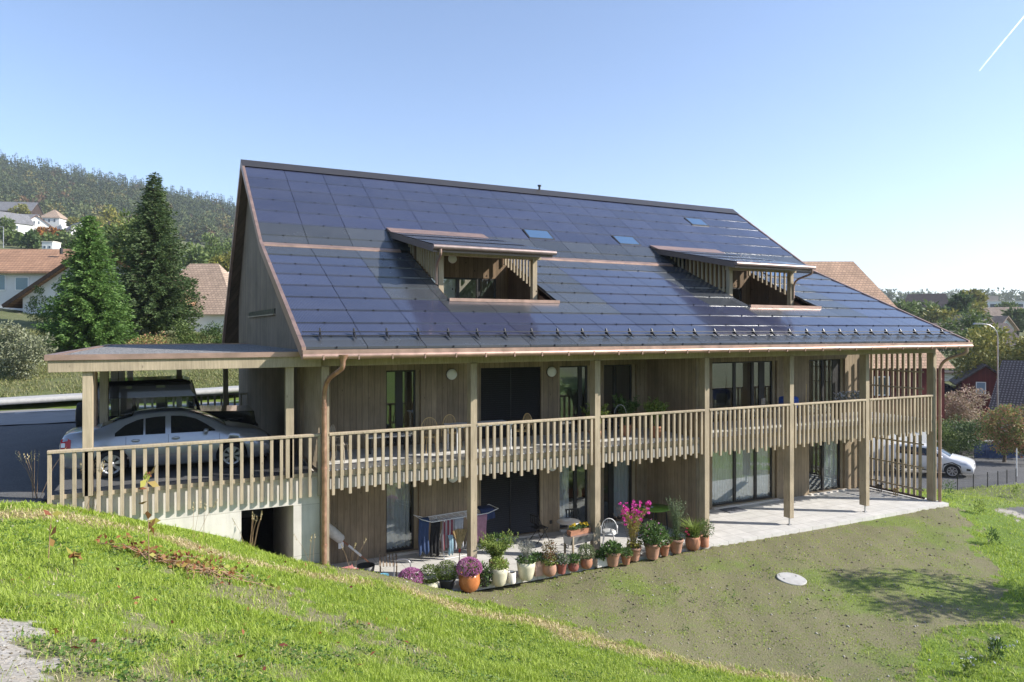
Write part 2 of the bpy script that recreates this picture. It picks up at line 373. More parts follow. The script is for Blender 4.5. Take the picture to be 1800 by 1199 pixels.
th = t.math('ADD', sp.outputs[0], t.math('MULTIPLY', t.math('SUBTRACT', nf, .5), .9))
c = t.mix(t.rng(th, .35, .6, 0, 1), soil, green)
c = t.mix(t.rng(sp.outputs[2], .1, .7, 0, .8), c, t.ramp(nf, [(.3, (.2,.15,.07)), (.7, (.45,.36,.19))]))
c = t.mix(sp.outputs[1], c, grv)
t.bump(t.math('ADD', t.math('MULTIPLY', nf, .6), t.math('MULTIPLY', vo.outputs['Distance'], .5)), .6, .03)
m_ground = t.fin(c, .9, 0, .15)
ground = np_mesh('ground', np.stack([GX, GY, GZ], -1).reshape(-1, 3), GF, m_ground, smooth=True)
g_, p_, s_, b_ = ground_masks(GX, GY)
isdrive = ((GY > .1) | (GX > 25)).astype(float)
ca = ground.data.color_attributes.new('cover', 'FLOAT_COLOR', 'POINT')
ca.data.foreach_set('color', np.stack([g_, p_, s_, isdrive], -1).astype(np.float32).ravel())
tag(ground, kind='structure')
# road and kerb beyond the driveway
def strip(name, pts, wdt, m, lift, kind='structure', thick=0):
    pts = np.array(pts, float); L, Rr = [], []
    tt = np.concatenate([[0], np.cumsum(np.hypot(*np.diff(pts, axis=0).T))]); q = np.linspace(0, tt[-1], int(tt[-1]/1.0)+2)
    X = np.interp(q, tt, pts[:, 0]); Y = np.interp(q, tt, pts[:, 1]); dx = np.gradient(X); dy = np.gradient(Y); l = np.hypot(dx, dy)
    V = []; k = 7
    for j in range(k):
        o = (j/(k-1)-.5)*wdt; x = X-dy/l*o; y = Y+dx/l*o; V.append(np.stack([x, y, H(X, Y)+lift], -1))
    V = np.stack(V, 1); n = len(q); J = np.arange(n*k).reshape(n, k)
    F = np.stack([J[:-1, :-1], J[:-1, 1:], J[1:, 1:], J[1:, :-1]], -1).reshape(-1, 4)
    V = V.reshape(-1, 3)
    if thick:
        o = np_mesh(name, V, F, m); md = o.modifiers.new('thick', 'SOLIDIFY'); md.thickness = thick; md.offset = 1 if False else -1
    else: o = np_mesh(name, V, F, m)
    return tag(o, kind=kind)
m_asph = plain('worn_asphalt', (.22,.215,.21), .85, 0, .15, 1.2, .2, 90)
m_line = plain('road_paint', (.75,.75,.73), .7, var=.08, scale=12)
m_kerb = plain('kerb_stone', (.42,.41,.39), .8, var=.12)
roadc = [(-80,19.3),(-45,18.6),(-25,18.0),(-10,17.6),(4,17.4),(16,17.2)]
strip('road', roadc, 5.75, m_asph, .10)
strip('road_marking', [(x, y+1.55) for x, y in roadc], .16, m_line, .106)
strip('pavement', [(x, y+3.65) for x, y in roadc], 1.6, m_kerb, .2, thick=.22)
# ------------------------------------------------------------------ the house (X along the facade, Y into the house, patio at Z = 0)
def zr(y):
    if y > 11.2: return 12.81-(y-11.2)*1.56
    return 6.02+(y+.9)*.454 if y <= 5.95 else 9.13+(y-5.95)*.701
def XL(y): return -.65-.035*(min(y, 11.2)+.9)-(.105*(y-11.2) if y > 11.2 else 0)
XR = 23.13
D1 = (3.82, 7.28); D2 = (15.18, 18.6); DY0, DY1 = 1.9, 5.9
house = thing('timber_house', 'long brown timber house with a dark solar roof, two dormers and a front balcony', 'house')
# ---- walls
WY0, WY1 = 2.75, 3.0
OPEN = {'up': [(2.19, 3.22), (5.12, 7.2), (7.87, 9.12), (9.55, 10.9), (14.2, 17.4), (19.1, 21.15)],
        'low': [(2.19, 3.17), (5.12, 7.17), (7.87, 9.12), (9.55, 10.9), (14.2, 17.4), (19.1, 21.15)]}
ZT = {'up': (3.13, 5.3), 'low': (.05, 2.3)}
mb = MB()
for fl, (zb, ze) in (('low', (-.1, 2.67)), ('up', (2.67, 6.9))):
    z0, z1 = ZT[fl]; x = -.2
    for a, b in OPEN[fl]:
        mb.box(x, a, WY0, WY1, zb, ze); mb.box(a, b, WY0, WY1, z1, ze)
        if z0 > zb: mb.box(a, b, WY0, WY1, zb, z0)
        x = b
    mb.box(x, 22.4, WY0, WY1, zb, ze)
mb.build('front_wall', m_board, house)
MB().box(11.3, 11.46, .24, 2.747, .0, 5.95).build('partition_wall', m_board, house)
def gable(xf, th, m):
    P = [(3.002, -.3), (3.002, zr(3)-.25), (5.95, zr(5.95)-.25), (11.2, zr(11.2)-.25), (14.3, zr(14.3)-.25), (14.3, -.3)]
    return MB().prism([(xf(y), y, z) for y, z in P], (th, 0, 0)).build('gable_wall', m, house)
gx = lambda y: -.2-.0675*(y-2.75)
gl_ = gable(gx, .25, m_narrow)
gable(lambda y: 22.15, .25, m_board)
MB().prism([(-.2,2.752,5.9),(-.2,2.999,5.9),(-.2,2.999,zr(3)-.25),(-.2,2.752,zr(2.75)-.25)],(.25,0,0)).build('gable_corner', m_narrow, house)
MB().prism([(gx(6.2)-.03, 6.2, 6.98), (gx(11.4)-.03, 11.4, 6.98), (gx(11.4)-.03, 11.4, 7.14), (gx(6.2)-.03, 6.2, 7.14)], (.08, 0, 0)).build('ventilation_slit', m_black, gl_)
MB().prism([(gx(6.2)-.07, 6.2, 6.94), (gx(11.4)-.07, 11.4, 6.94), (gx(11.4)-.07, 11.4, 6.978), (gx(6.2)-.07, 6.2, 6.978)], (.12, 0, 0)).build('slit_sill', m_post, gl_)
MB().box(-.95, 22.4, 14.302, 14.5, -.3, 7.3).build('rear_wall', m_board, house)
m_room = plain('room_plaster', (.30, .27, .23), .9, var=.05)
mb = MB(); mb.box(.06, 22.14, 6.4, 6.5, -.1, 9.0)
for x in (7.5, 11.3, 18.2): mb.box(x, x+.1, 3.2, 6.38, .0, 5.9)
mb.build('room_walls', m_room, house)
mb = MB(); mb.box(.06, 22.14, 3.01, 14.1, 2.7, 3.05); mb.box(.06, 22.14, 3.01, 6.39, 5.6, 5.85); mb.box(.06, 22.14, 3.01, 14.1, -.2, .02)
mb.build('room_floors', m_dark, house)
# ---- windows
m_curt = plain('sheer_curtain', (.52, .54, .56), .8, var=.06, stretch=(6, 6, .3))
def curtain(x0, x1, z0, z1, y, par, amp=.035, pitch=.13):
    n = int((x1-x0)/pitch*6)+2; P = []
    for z in (z0, (z0+z1)/2, z1): P.append([(x0+(x1-x0)*i/(n-1), y+amp*math.sin(i*2*math.pi/6+.6*math.sin(i*.21))*(1 if z < z1 else .7), z+(.015*math.sin(i*1.05) if z == z0 else 0)) for i in range(n)])
    return MB().grid(P).build('curtain', m_curt, par)
def bars(x0, x1, z0, z1, y0, y1, w_, mulls=(), wide=()):
    mb = MB(); mb.box(x0, x1, y0, y1, z0, z0+w_); mb.box(x0, x1, y0, y1, z1-w_, z1)
    mb.box(x0, x0+w_, y0, y1, z0+w_, z1-w_); mb.box(x1-w_, x1, y0, y1, z0+w_, z1-w_)
    for m_ in mulls: mb.box(m_-.06, m_+.06, y0, y1, z0+w_, z1-w_)
    for a, b in wide: mb.box(a, b, y0+.003, y1, z0+w_, z1-w_)
    return mb
def window(x0, x1, fl, mulls=(), wide=(), cur=None, glass=m_glass):
    z0, z1 = ZT[fl]
    x1 -= .12                                                        # timber reveal on the right
    fr = bars(x0, x1, z0, z1, 2.9, 2.97, .055, mulls, wide).build('window', m_frame, house)
    MB().box(x0+.055, x1-.055, 2.928, 2.936, z0+.055, z1-.055).build('pane', glass, fr)
    MB().box(x1, x1+.119, 2.87, 2.99, z0, z1-.002).build('reveal', m_post, fr)
    MB().box(x0-.02, x1+.14, 2.62, 2.9, z0-.05, z0-.004).build('sill', m_conc, fr)
    if cur: curtain(cur[0], cur[1], z0+.06, z1-.02, 3.06, fr)
    return fr
def blind(x0, x1, fl):
    z0, z1 = ZT[fl]; mb = MB(); z = z0+.03
    while z < z1-.02:
        mb.add([(x0+.03, 2.84, z), (x1-.03, 2.84, z), (x1-.03, 2.875, z+.062), (x0+.03, 2.875, z+.062)], [(0, 1, 2, 3)])
        mb.box(x0+.03, x1-.03, 2.836, 2.846, z-.006, z+.006); z += .066
    for x in (x0, (x0+x1)/2-.012, x1-.03): mb.box(x, x+.03, 2.825, 2.835, z0, z1)
    b = mb.build('venetian_blind', m_blind, house)
    bars(x0, x1, z0, z1, 2.9, 2.97, .055, ((x0+x1)/2,)).build('frame', m_frame, b)
    MB().box(x0-.02, x1+.02, 2.62, 2.9, z0-.05, z0-.004).build('sill', m_conc, b)
m_blind = plain('black_blind', (.012, .012, .014), .4)
m_milk = glassmat('pale_glass', (.95,.97,.97), 2.1)
window(*OPEN['up'][0], 'up', wide=((2.5, 2.72),)); window(*OPEN['low'][0], 'low', cur=(2.2, 3.0), glass=m_milk)
blind(*OPEN['up'][1], 'up'); blind(*OPEN['low'][1], 'low')
window(*OPEN['up'][2], 'up', wide=((8.66, 8.8),)); window(*OPEN['low'][2], 'low', (8.55,), cur=(7.95, 8.4))
window(*OPEN['up'][3], 'up', (10.1,)); window(*OPEN['low'][3], 'low', wide=((9.85, 10.05),), cur=(10.05, 10.75))
window(*OPEN['up'][4], 'up', (15.4, 16.3), wide=((16.62, 16.9),)); window(*OPEN['low'][4], 'low', (15.42, 16.45), cur=(14.25, 17.2))
window(*OPEN['up'][5], 'up', (20.05,), wide=((20.6, 20.98),)); window(*OPEN['low'][5], 'low', (20.05,), cur=(20.15, 21.0))
m_lampglass = plain('opal_lamp_glass', (.82, .82, .82), .35, var=.02)
for x, z in ((4.16, 5.14), (7.55, 5.13), (4.2, 2.08), (7.58, 2.12)):
    l_ = MB().lathe([(.17, 0), (.17, -.03), (.165, -.04)], 28, (x, 2.748, z), 'y').build('wall_lamp', m_black, house)
    MB().lathe([(.158, -.03), (.158, -.07), (.13, -.095), (.06, -.105), (.001, -.107)], 28, (x, 2.748, z), 'y').build('lamp_cover', m_lampglass, l_)
MB().box(7.5, 7.58, 2.715, 2.749, .28, .38).build('wall_socket', m_black, house)
# ---- posts, purlin, balcony
PX = [-.02, 3.75, 7.53, 11.5, 15.1, 18.8, 22.55]
for i, x in enumerate(PX):
    z0 = -.05 if i in (0,) else (.02 if i in (1, 2, 3) else (.24 if i in (4, 5) else .0))
    p = MB().box(x-.09, x+.09, -.03, .24, z0, 5.6).build('post', m_post, house, .006)
    if i in (4, 5):
        MB().tube([(x, .08, 0), (x, .08, .26)], .025, 10).box(x-.06, x+.06, .02, .14, .001, .015).build('steel_foot', m_steel, p)
MB().box(-.1, 22.64, .0, .2, 5.602, 5.84).build('purlin', m_post, house, .006)
m_slab = plain('balcony_concrete', (.40, .39, .37), .8, var=.12, scale=2)
mb = MB(); mb.box(.09, 22.3, .1, 2.745, 2.67, 2.94); mb.build('balcony_slab', m_slab, house)
m_floor = plain('balcony_tiles', (.6, .59, .56), .7, var=.08, scale=3)
mb = MB()
for i in range(45):
    for k in range(5): mb.box(.1+.494*i, .1+.494*i+.488, .12+.52*k, .12+.52*k+.514, 2.944, 3.125)
mb.build('balcony_floor', m_floor, house)
bal_n = 0
for i in range(6):
    a, b = PX[i]+.09, PX[i+1]-.09
    bay = MB().box(a, b, .045, .075, 2.98, 3.11).build('balcony_railing', m_slat, house)
    MB().prism([(a, -.045, 3.965), (a, .045, 3.965), (a, .045, 4.03), (a, -.03, 4.03), (a, -.045, 4.015)], (b-a, 0, 0)).build('handrail', m_slat, bay, .004)
    n = 18; g = (b-a)/n; mb = MB()
    for k in range(n):
        x = a+g*(k+.5); zb = 2.55 if k % 2 == 0 else 2.65
        q = MB().box(x-.034, x+.034, -.025, .043, zb, 3.966)
        if bal_n < 100: q.build('baluster', m_slat, bay, .003); bal_n += 1
        else: mb.box(x-.034, x+.034, -.025, .043, zb, 3.966)
    if mb.v: tag(mb.build('baluster_row', m_slat, bay, .003), kind='stuff')
# screens at both ends of the balcony
mb = MB()
for k in range(17): mb.box(-.1, -.05, .42+.138*k, .42+.138*k+.06, 3.06, 5.6)
sc_l = mb.build('slat_screen', m_slat, house)
lat = MB()
for z in (4.84, 4.2, 2.08, 1.2, .34): lat.box(22.29, 22.34, .26, 2.7, z, z+.06)
lat.box(22.292, 22.338, 2.66, 2.7, .341, 4.88); lat = lat.build('lattice_screen', m_slat, house)
for k in range(10):
    y = .38+.228*k
    MB().box(22.343, 22.4, y, y+.1, .12, 2.45).box(22.343, 22.4, y, y+.1, 2.99, 5.62).build('slat', m_slat, lat)
MB().box(22.3, 22.4, .26, 2.7, .04, .11).build('bottom_rail', m_darkwood, lat)
# ---- roof shell
def cell(mb, x0a, x1a, ya, x0b, x1b, yb, top, bot, ta=None, tb=None):
    za, zb = zr(ya), zr(yb); ta = top if ta is None else ta; tb = top if tb is None else tb
    mb.add([(x0a,ya,za+bot),(x1a,ya,za+bot),(x1b,yb,zb+bot),(x0b,yb,zb+bot),(x0a,ya,za+ta),(x1a,ya,za+ta),(x1b,yb,zb+tb),(x0b,yb,zb+tb)],
           [(0,3,2,1),(4,5,6,7),(0,1,5,4),(1,2,6,5),(2,3,7,6),(3,0,4,7)])
mb = MB()
def shell(x0, x1, ya, yb):
    cell(mb, XL(ya) if x0 is None else x0, XR if x1 is None else x1, ya, XL(yb) if x0 is None else x0, XR if x1 is None else x1, yb, -.015, -.2)
shell(None, None, -.9, DY0)
for a, b in ((None, D1[0]), (D1[1], D2[0]), (D2[1], None)): shell(a, b, DY0, 5.95)
shell(None, None, 5.95, 11.2); shell(None, None, 11.2, 15.5)
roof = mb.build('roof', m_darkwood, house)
mb = MB()
def membrane(x0, x1, ya, yb): cell(mb, XL(ya)+.02 if x0 is None else x0, XR-.02 if x1 is None else x1, ya, XL(yb)+.02 if x0 is None else x0, XR-.02 if x1 is None else x1, yb, -.004, -.012)
membrane(None, None, -.88, DY0)
for a, b in ((None, D1[0]-.02), (D1[1]+.02, D2[0]-.02), (D2[1]+.02, None)): membrane(a, b, DY0+.004, 5.94)
membrane(None, None, 5.96, 11.15)
membrane_mb = mb
# verge and eave copper
def verge(xf, out, ys, name):
    m2 = MB()
    for ya, yb in zip(ys[:-1], ys[1:]):
        xa, xb = xf(ya), xf(yb)
        m2.add([(xa-out,ya,zr(ya)-.21),(xa+.05,ya,zr(ya)-.21),(xa+.05,ya,zr(ya)+.07),(xa-out,ya,zr(ya)+.07),
                (xb-out,yb,zr(yb)-.21),(xb+.05,yb,zr(yb)-.21),(xb+.05,yb,zr(yb)+.07),(xb-out,yb,zr(yb)+.07)],
               [(0,1,2,3),(7,6,5,4),(0,4,5,1),(1,5,6,2),(2,6,7,3),(3,7,4,0)])
    return m2.build(name, m_copper, roof)
verge(XL, .04, (-.92, 5.95, 11.2, 15.52), 'verge_trim')
verge(lambda y: XR+.02, .04, (-.92, 5.95, 11.2, 15.52), 'verge_trim')
MB().box(XL(-.9)-.03, XR+.08, -1.0, -.9, 5.885, 6.015).build('eave_fascia', m_copper, roof)
gt = MB()
gt.tube([(XL(-.9)-.03, -.955, 5.875), (XR+.1, -.955, 5.875)], .07, 14)
x = XL(-.9)+.4
while x < XR: gt.box(x, x+.03, -1.032, -.9, 5.79, 5.9); x += .78
gt.build('gutter', m_copper, roof)
def bend(pts, n=5):                           # round the corners of a polyline
    P = [Vector(p) for p in pts]; out = [P[0]]
    for a, b, c in zip(P[:-2], P[1:-1], P[2:]):
        l = min((b-a).length, (c-b).length)*.42; p = b+(a-b).normalized()*l; q = b+(c-b).normalized()*l
        for i in range(n+1): t_ = i/n; out.append((1-t_)**2*p+2*t_*(1-t_)*b+t_*t_*q)
    return out+[P[-1]]
def downpipe(pts, par, m=m_copper2, r=.056):
    mb = MB().tube(bend(pts), r, 12)
    zb = pts[-1][2]
    for z in (1.4, 3.2, 4.6):
        if z > zb: mb.tube([(pts[-1][0], pts[-1][1], z), (pts[-1][0], pts[-1][1], z+.05)], r+.014, 12)
    return mb.build('downpipe', m, par)
downpipe([(.2,-.95,5.86),(.2,-.95,5.6),(-.06,-.12,5.25),(-.06,-.12,.3)], roof)
MB().lathe([(.055,0),(.06,.1),(.12,.2),(.13,.24)], 16, (.2,-.95,5.66)).build('gutter_outlet', m_copper2, roof)
downpipe([(22.95,-.95,5.86),(22.95,-.95,5.62),(22.66,-.14,5.3),(22.66,-.14,-.05)], roof, m_copper)
cap = MB()
for sgn in (-1, 1):
    ya = 11.2+sgn*.45; cap.add([(XL(11.2)-.04, 11.2, 12.9), (XR+.06, 11.2, 12.9), (XR+.06, ya, zr(ya)+.07), (XL(ya)-.04, ya, zr(ya)+.07)], [(0,1,2,3)])
cap.build('ridge_cap', m_cap := plain('dark_ridge_metal', (.075,.068,.066), .4, .5), roof)
MB().tube([(11.6,11.2,12.8),(11.6,11.2,13.04)], .05, 10).tube([(11.6,11.2,13.04),(11.6,11.2,13.1)], .085, 10).build('vent_pipe', m_black, roof)
cs = MB(); cell(cs, XL(5.72), D1[0]-.3, 5.78, XL(5.96), D1[0]-.3, 5.96, .05, -.01); cs.build('copper_flashing', m_copper, roof); cs = MB()
cell(cs, D1[1]+.1, D2[0]-.3, 5.78, D1[1]+.1, D2[0]-.3, 5.96, .05, -.01)
cs.build('copper_flashing', m_copper, roof)
# ---- solar panels and plain filler tiles
t = NT('solar_glass'); tc = t.new('TexCoord'); sx = t.new('SeparateXYZ'); t.lk(tc.outputs['Object'], sx.inputs[0]); geo = t.new('NewGeometry')
fx = t.math('FRACT', t.math('MULTIPLY', sx.outputs[0], 1/.035)); ln = t.rng(t.math('ABSOLUTE', t.math('SUBTRACT', fx, .5)), .3, .42, 0, 1)
cell_c = t.mix(ln, (.016, .021, .054), (.055, .064, .105))
f = t.rng(geo.outputs['Random Per Island'], 0, 1, .85, 1.18); nd_ = t.noise(t.coord(), .8, 4)
cc = t.mix(t.rng(nd_, .3, .75, .06, .16), t.scale(cell_c, f), (.17, .17, .20))
m_pv = t.fin(cc, t.rng(nd_, .3, .7, .07, .16), 0, .65)
t = NT('filler_glass'); geo = t.new('NewGeometry'); nd_ = t.noise(t.coord(), .9, 4)
cc = t.scale((.045, .05, .058), t.rng(geo.outputs['Random Per Island'], 0, 1, .82, 1.2)); cc = t.mix(t.rng(nd_, .3, .75, .02, .1), cc, (.2, .2, .2))
m_fill = t.fin(cc, t.rng(nd_, .3, .7, .16, .3), 0, .55)
def xcol(u, y): return XL(y)+.03+(XR-.03-XL(y))*u/17
LOW = [-.89, -.32, .36, 1.1, 1.88, 2.66, 3.45, 4.24, 4.97, 5.7]; UP = [5.98, 6.4, 7.1, 7.83, 8.56, 9.29, 10.02, 10.78]
for rows in (LOW, UP):
    pv, fl_, hooks = MB(), MB(), membrane_mb
    for ri, (ya, yb) in enumerate(zip(rows[:-1], rows[1:])):
        for u in range(17):
            a0, a1, b0, b1 = xcol(u, ya)+.008, xcol(u+1, ya)-.008, xcol(u, yb)+.008, xcol(u+1, yb)-.008
            grey = (rows is LOW and (ri in (0, 8))) or (rows is UP and ri < 2)
            pieces = [(a0, a1, b0, b1)]
            if rows is LOW:
                xm = (a0+a1)/2
                for d0, d1_ in (D1, D2):
                    if ya > 1.8 and d0-1.7 < xm < d1_+1.35: grey = True
                    if 1.0 < ya < 1.8 and d0-.5 < xm < d1_+1.2: grey = True
                    if ya > 1.8:
                        new = []
                        for p in pieces:
                            if p[1] <= d0-.06 or p[0] >= d1_+.06: new.append(p); continue
                            if p[0] < d0-.06: new.append((p[0], d0-.06, p[2], d0-.06))
                            if p[1] > d1_+.06: new.append((d1_+.06, p[1], d1_+.06, p[3]))
                        pieces = new
            for p in pieces: cell(fl_ if grey else pv, p[0], p[1], ya+.012, p[2], p[3], yb-.012, 0, -.003, .05, .022)
            for q in (.5,): hooks.box(a0+(a1-a0)*q-.012, a0+(a1-a0)*q+.012, ya-.01, ya+.015, zr(ya)+.02, zr(ya)+.06)
    pv.build('solar_panels', m_pv, roof); fl_.build('filler_tiles', m_fill, roof)
membrane_mb.build('membrane', plain('black_membrane', (.012,.012,.013), .9, spec=.1), roof)
m_sky_tint = plain('skylight_pane', (.06, .115, .21), .12, 0, .04, spec=.8)  # blue base colour stands in for the sky mirrored in the pane
for x0, x1, y0, y1 in ((9.08, 10.1, 7.2, 7.72), (13.28, 14.25, 7.2, 7.72), (18.87, 19.8, 9.3, 9.82), (19.45, 20.6, 5.06, 5.5)):
    f_ = MB(); cell(f_, x0-.06, x1+.06, y0-.05, x0-.06, x1+.06, y1+.05, .066, .0); f_ = f_.build('skylight', m_frame, roof)
    g2 = MB(); cell(g2, x0, x1, y0, x0, x1, y1, .072, .05); g2.build('skylight_pane', m_sky_tint, f_)
# snow guard
sg = MB()
for dz in (.1, .19): sg.tube([(XL(-.45)+.05, -.45, zr(-.45)+dz), (XR-.1, -.45, zr(-.45)+dz)], .014, 6)
x = XL(-.4)+.45
while x < XR-.1:
    z = zr(-.45)
    sg.prism([(x, -.6, z+.02), (x, -.3, z+.14), (x, -.32, z+.28), (x, -.36, z+.28), (x, -.42, z+.17), (x, -.56, z+.05)], (.03, 0, 0)); x += .78
sg.build('snow_guard', m_black, roof)
# ---- dormers with sunken terraces
def zd(y): return 9.92-(7.05-y)*.2103
def dormer(x0, x1, pipe):
    xa, xb = x0-.4, x1+.06
    d = MB().prism([(xa, 2.25, zd(2.25)-.2), (xa, 2.25, zd(2.25)), (xa, 7.05, zd(7.05)), (xa, 6.6, zd(6.6)-.2)], (xb-xa, 0, 0)).build('dormer', m_dormer, house)
    fl2 = MB()
    for k in range(3):
        w_ = (xb-xa)/3
        for y0, y1 in ((2.27, 3.85), (3.87, 5.4), (5.42, 6.6)):
            fl2.add([(xa+w_*k+.01,y0,zd(y0)+.03),(xa+w_*(k+1)-.01,y0,zd(y0)+.03),(xa+w_*(k+1)-.01,y1,zd(y1)+.012),(xa+w_*k+.01,y1,zd(y1)+.012)], [(0,1,2,3)])
    fl2.build('roof_tiles', m_fill, d)
    MB().prism([(xa-.03, 6.55, zd(6.55)+.02), (xa-.03, 7.0, zd(7.0)+.1), (xa-.03, 7.2, zr(7.2)+.07), (xa-.03, 7.0, zd(7.0)+.0)], (xb-xa-.25, 0, 0)).build('back_flashing', m_copper, d)
    MB().box(xa, xa+.025, 2.24, 6.7, 0, .01).build('edge', m_black, d) if False else None
    MB().tube([(xa-.02, 2.16, zd(2.2)-.05), (xb+.06, 2.16, zd(2.2)-.05)], .07, 14).build('gutter', m_dgut, d)
    # posts, beam, slats
    for xp in (x0+.02, x1-.28): MB().box(xp, xp+.16, 2.95, 3.13, zr(3.0)-.9, zd(3)-.36).build('corner_post', m_post, d, .005)
    MB().box(x0-.02, x1+.02, 2.94, 3.14, zd(3)-.36, zd(3)-.19).build('beam', m_post, d, .005)
    for xs in (x0+.06, x1-.22):
        mb = MB(); y = 3.3
        while zd(y)-.2-zr(y) > .08:
            mb.add([(xs,y,zr(y)-.05),(xs+.055,y,zr(y)-.05),(xs+.055,y+.065,zr(y+.065)-.05),(xs,y+.065,zr(y+.065)-.05),
                    (xs,y,zd(y)-.195),(xs+.055,y,zd(y)-.195),(xs+.055,y+.065,zd(y+.065)-.195),(xs,y+.065,zd(y+.065)-.195)],
                   [(0,3,2,1),(4,5,6,7),(0,1,5,4),(1,2,6,5),(2,3,7,6),(3,0,4,7)]); y += .235
        mb.build('side_slats', m_slat, d)
    # sunken terrace
    for xs in (x0-.05, x1-.0): MB().prism([(xs, 1.9, 6.1), (xs, 1.9, zr(1.9)-.02), (xs, 5.9, zr(5.9)-.02), (xs, 5.9, 6.1)], (.05, 0, 0)).build('terrace_cheek', m_copper2, d)
    mb = MB()
    mb.prism([(x1-.06, 3.1, 6.1), (x1-.06, 3.1, zr(3.1)-.06), (x1-.06, 5.3, zr(5.3)-.06), (x1-.06, 5.3, 6.1)], (.055, 0, 0))
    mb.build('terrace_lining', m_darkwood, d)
    zt = 8.25
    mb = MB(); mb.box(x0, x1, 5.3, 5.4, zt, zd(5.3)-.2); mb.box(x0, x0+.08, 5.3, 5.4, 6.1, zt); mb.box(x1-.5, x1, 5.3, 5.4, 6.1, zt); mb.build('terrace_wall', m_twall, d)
    f_ = bars(x0+.08, x1-.5, 6.15, zt, 5.32, 5.38, .06, (x0+.84, x0+1.54, x0+2.3)).build('terrace_door', m_frame, d)
    MB().box(x0+.1, x1-.52, 5.345, 5.355, 6.2, zt-.05).build('door_panes', m_glass, d)
    MB().box(x0+.9, x0+1.48, 5.4, 5.42, 6.2, zt-.06).build('door_curtain', m_curt, d)
    MB().box(x0, x1, 1.85, 6.0, 6.0, 6.1).build('terrace_floor', m_conc, d)
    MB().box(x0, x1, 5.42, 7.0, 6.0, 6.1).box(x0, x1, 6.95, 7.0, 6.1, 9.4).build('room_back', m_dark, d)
    MB().box(x0-.06, x1+.06, 1.8, 1.93, zr(1.87)+.0, zr(1.87)+.09).build('sill', m_copper, d)
    if pipe == 'w': pts = [(x0-.2,2.16,zd(2.2)-.1),(x0-.2,2.16,zd(2.2)-.28),(x0-.05,2.95,zd(2.2)-.5),(x0-.05,2.95,zr(2.95)+.06)]
    else: pts = [(x1-.02,2.16,zd(2.2)-.1),(x1-.02,2.16,zd(2.2)-.28),(x1-.14,2.93,zd(2.2)-.5),(x1-.14,2.93,zr(2.95)-.1)]
    MB().tube(bend(pts), .04, 10).build('downpipe', m_copper, d)
    if pipe == 'w': MB().lathe([(.15, 0), (.15, -.04), (.11, -.07), (.001, -.08)], 24, (x0+1.33, 5.298, 8.87), 'y').build('terrace_lamp', m_lampglass, d)
m_twall = timber('shade_toned_boarding', (.17,.115,.07), .17)  # darker copy of the boarding: shade of the recess put into the colour
m_dgut = plain('weathered_gutter', (.30,.23,.21), .42, .5)
m_dormer = plain('bronze_sheet', (.16, .125, .11), .45, .4)
dormer(*D1, 'w'); dormer(*D2, 'e')
# ---- patio
t = NT('patio_slabs'); co = t.coord('Object'); br = t.new('TexBrick'); br.offset = 0; t.lk(co, br.inputs['Vector'])
br.inputs['Scale'].default_value = 1; br.inputs['Brick Width'].default_value = .6; br.inputs['Row Height'].default_value = .6; br.inputs['Mortar Size'].default_value = .01
br.inputs['Color1'].default_value = (.53,.515,.485,1); br.inputs['Color2'].default_value = (.57,.55,.52,1); br.inputs['Mortar'].default_value = (.34,.325,.3,1)
nz = t.noise(co, 2.2, 5); m_patio = t.fin(t.scale(br.outputs['Color'], t.rng(nz, .3, .7, .86, 1.1)), .8, 0, .25)
tag(MB().box(-.1, 22.75, -.42, 2.74, -.14, .0).build('patio', m_patio), kind='structure')

# ------------------------------------------------------------------ carport
cp = thing('carport', 'flat roofed timber carport on pale concrete at the left end of the house', 'carport')
t = NT('roof_gravel'); vo = t.new('TexVoronoi'); vo.inputs['Scale'].default_value = 30; t.lk(t.coord(), vo.inputs['Vector'])
t.bump(vo.outputs['Distance'], 1, .03); m_grav = t.fin(t.ramp(vo.outputs['Color'], [(.1, (.10,.10,.10)), (.5, (.22,.215,.21)), (.9, (.42,.41,.39))]), .9)
t = NT('shuttered_concrete'); tc = t.new('TexCoord'); sx = t.new('SeparateXYZ'); t.lk(tc.outputs['Object'], sx.inputs[0]); cb = t.new('CombineXYZ'); t.lk(t.math('ADD', sx.outputs[0], sx.outputs[1]), cb.inputs[0]); t.lk(sx.outputs[2], cb.inputs[1])
br = t.new('TexBrick'); br.offset = 0; t.lk(cb.outputs[0], br.inputs['Vector']); br.inputs['Scale'].default_value = 1; br.inputs['Brick Width'].default_value = 1.25; br.inputs['Row Height'].default_value = 1.18; br.inputs['Mortar Size'].default_value = .006
br.inputs['Color1'].default_value = (.60,.56,.51,1); br.inputs['Color2'].default_value = (.66,.62,.565,1); br.inputs['Mortar'].default_value = (.4,.37,.33,1)
mp = t.new('Mapping'); mp.inputs['Scale'].default_value = (5, 5, .5); t.lk(tc.outputs['Object'], mp.inputs[0]); st_ = t.noise(mp.outputs[0], 1.3, 5, .65); bl = t.noise(tc.outputs['Object'], 2.4, 5, .6)
t.bump(t.noise(tc.outputs['Object'], 50, 4), .15, .01); m_shut = t.fin(t.scale(br.outputs['Color'], t.math('MULTIPLY', t.rng(st_, .3, .7, .84, 1.06), t.rng(bl, .3, .7, .9, 1.07))), .85, 0, .2)
mb = MB(); mb.box(-5.5, -1.85, .12, .36, -.6, 2.98); mb.box(-1.85, -.72, .12, .36, 2.38, 2.98); mb.box(-.72, -.12, .12, 4.2, -.6, 2.98)
mb.box(-2.1, -1.851, .361, 12, -.6, 2.74)
mb.build('concrete_wall', m_shut, cp)
MB().box(-1.85, -.1, 8, 8.2, -.4, 2.7).box(-1.85, -.1, .4, 8, -.4, .02).build('underpass', m_conc, cp)
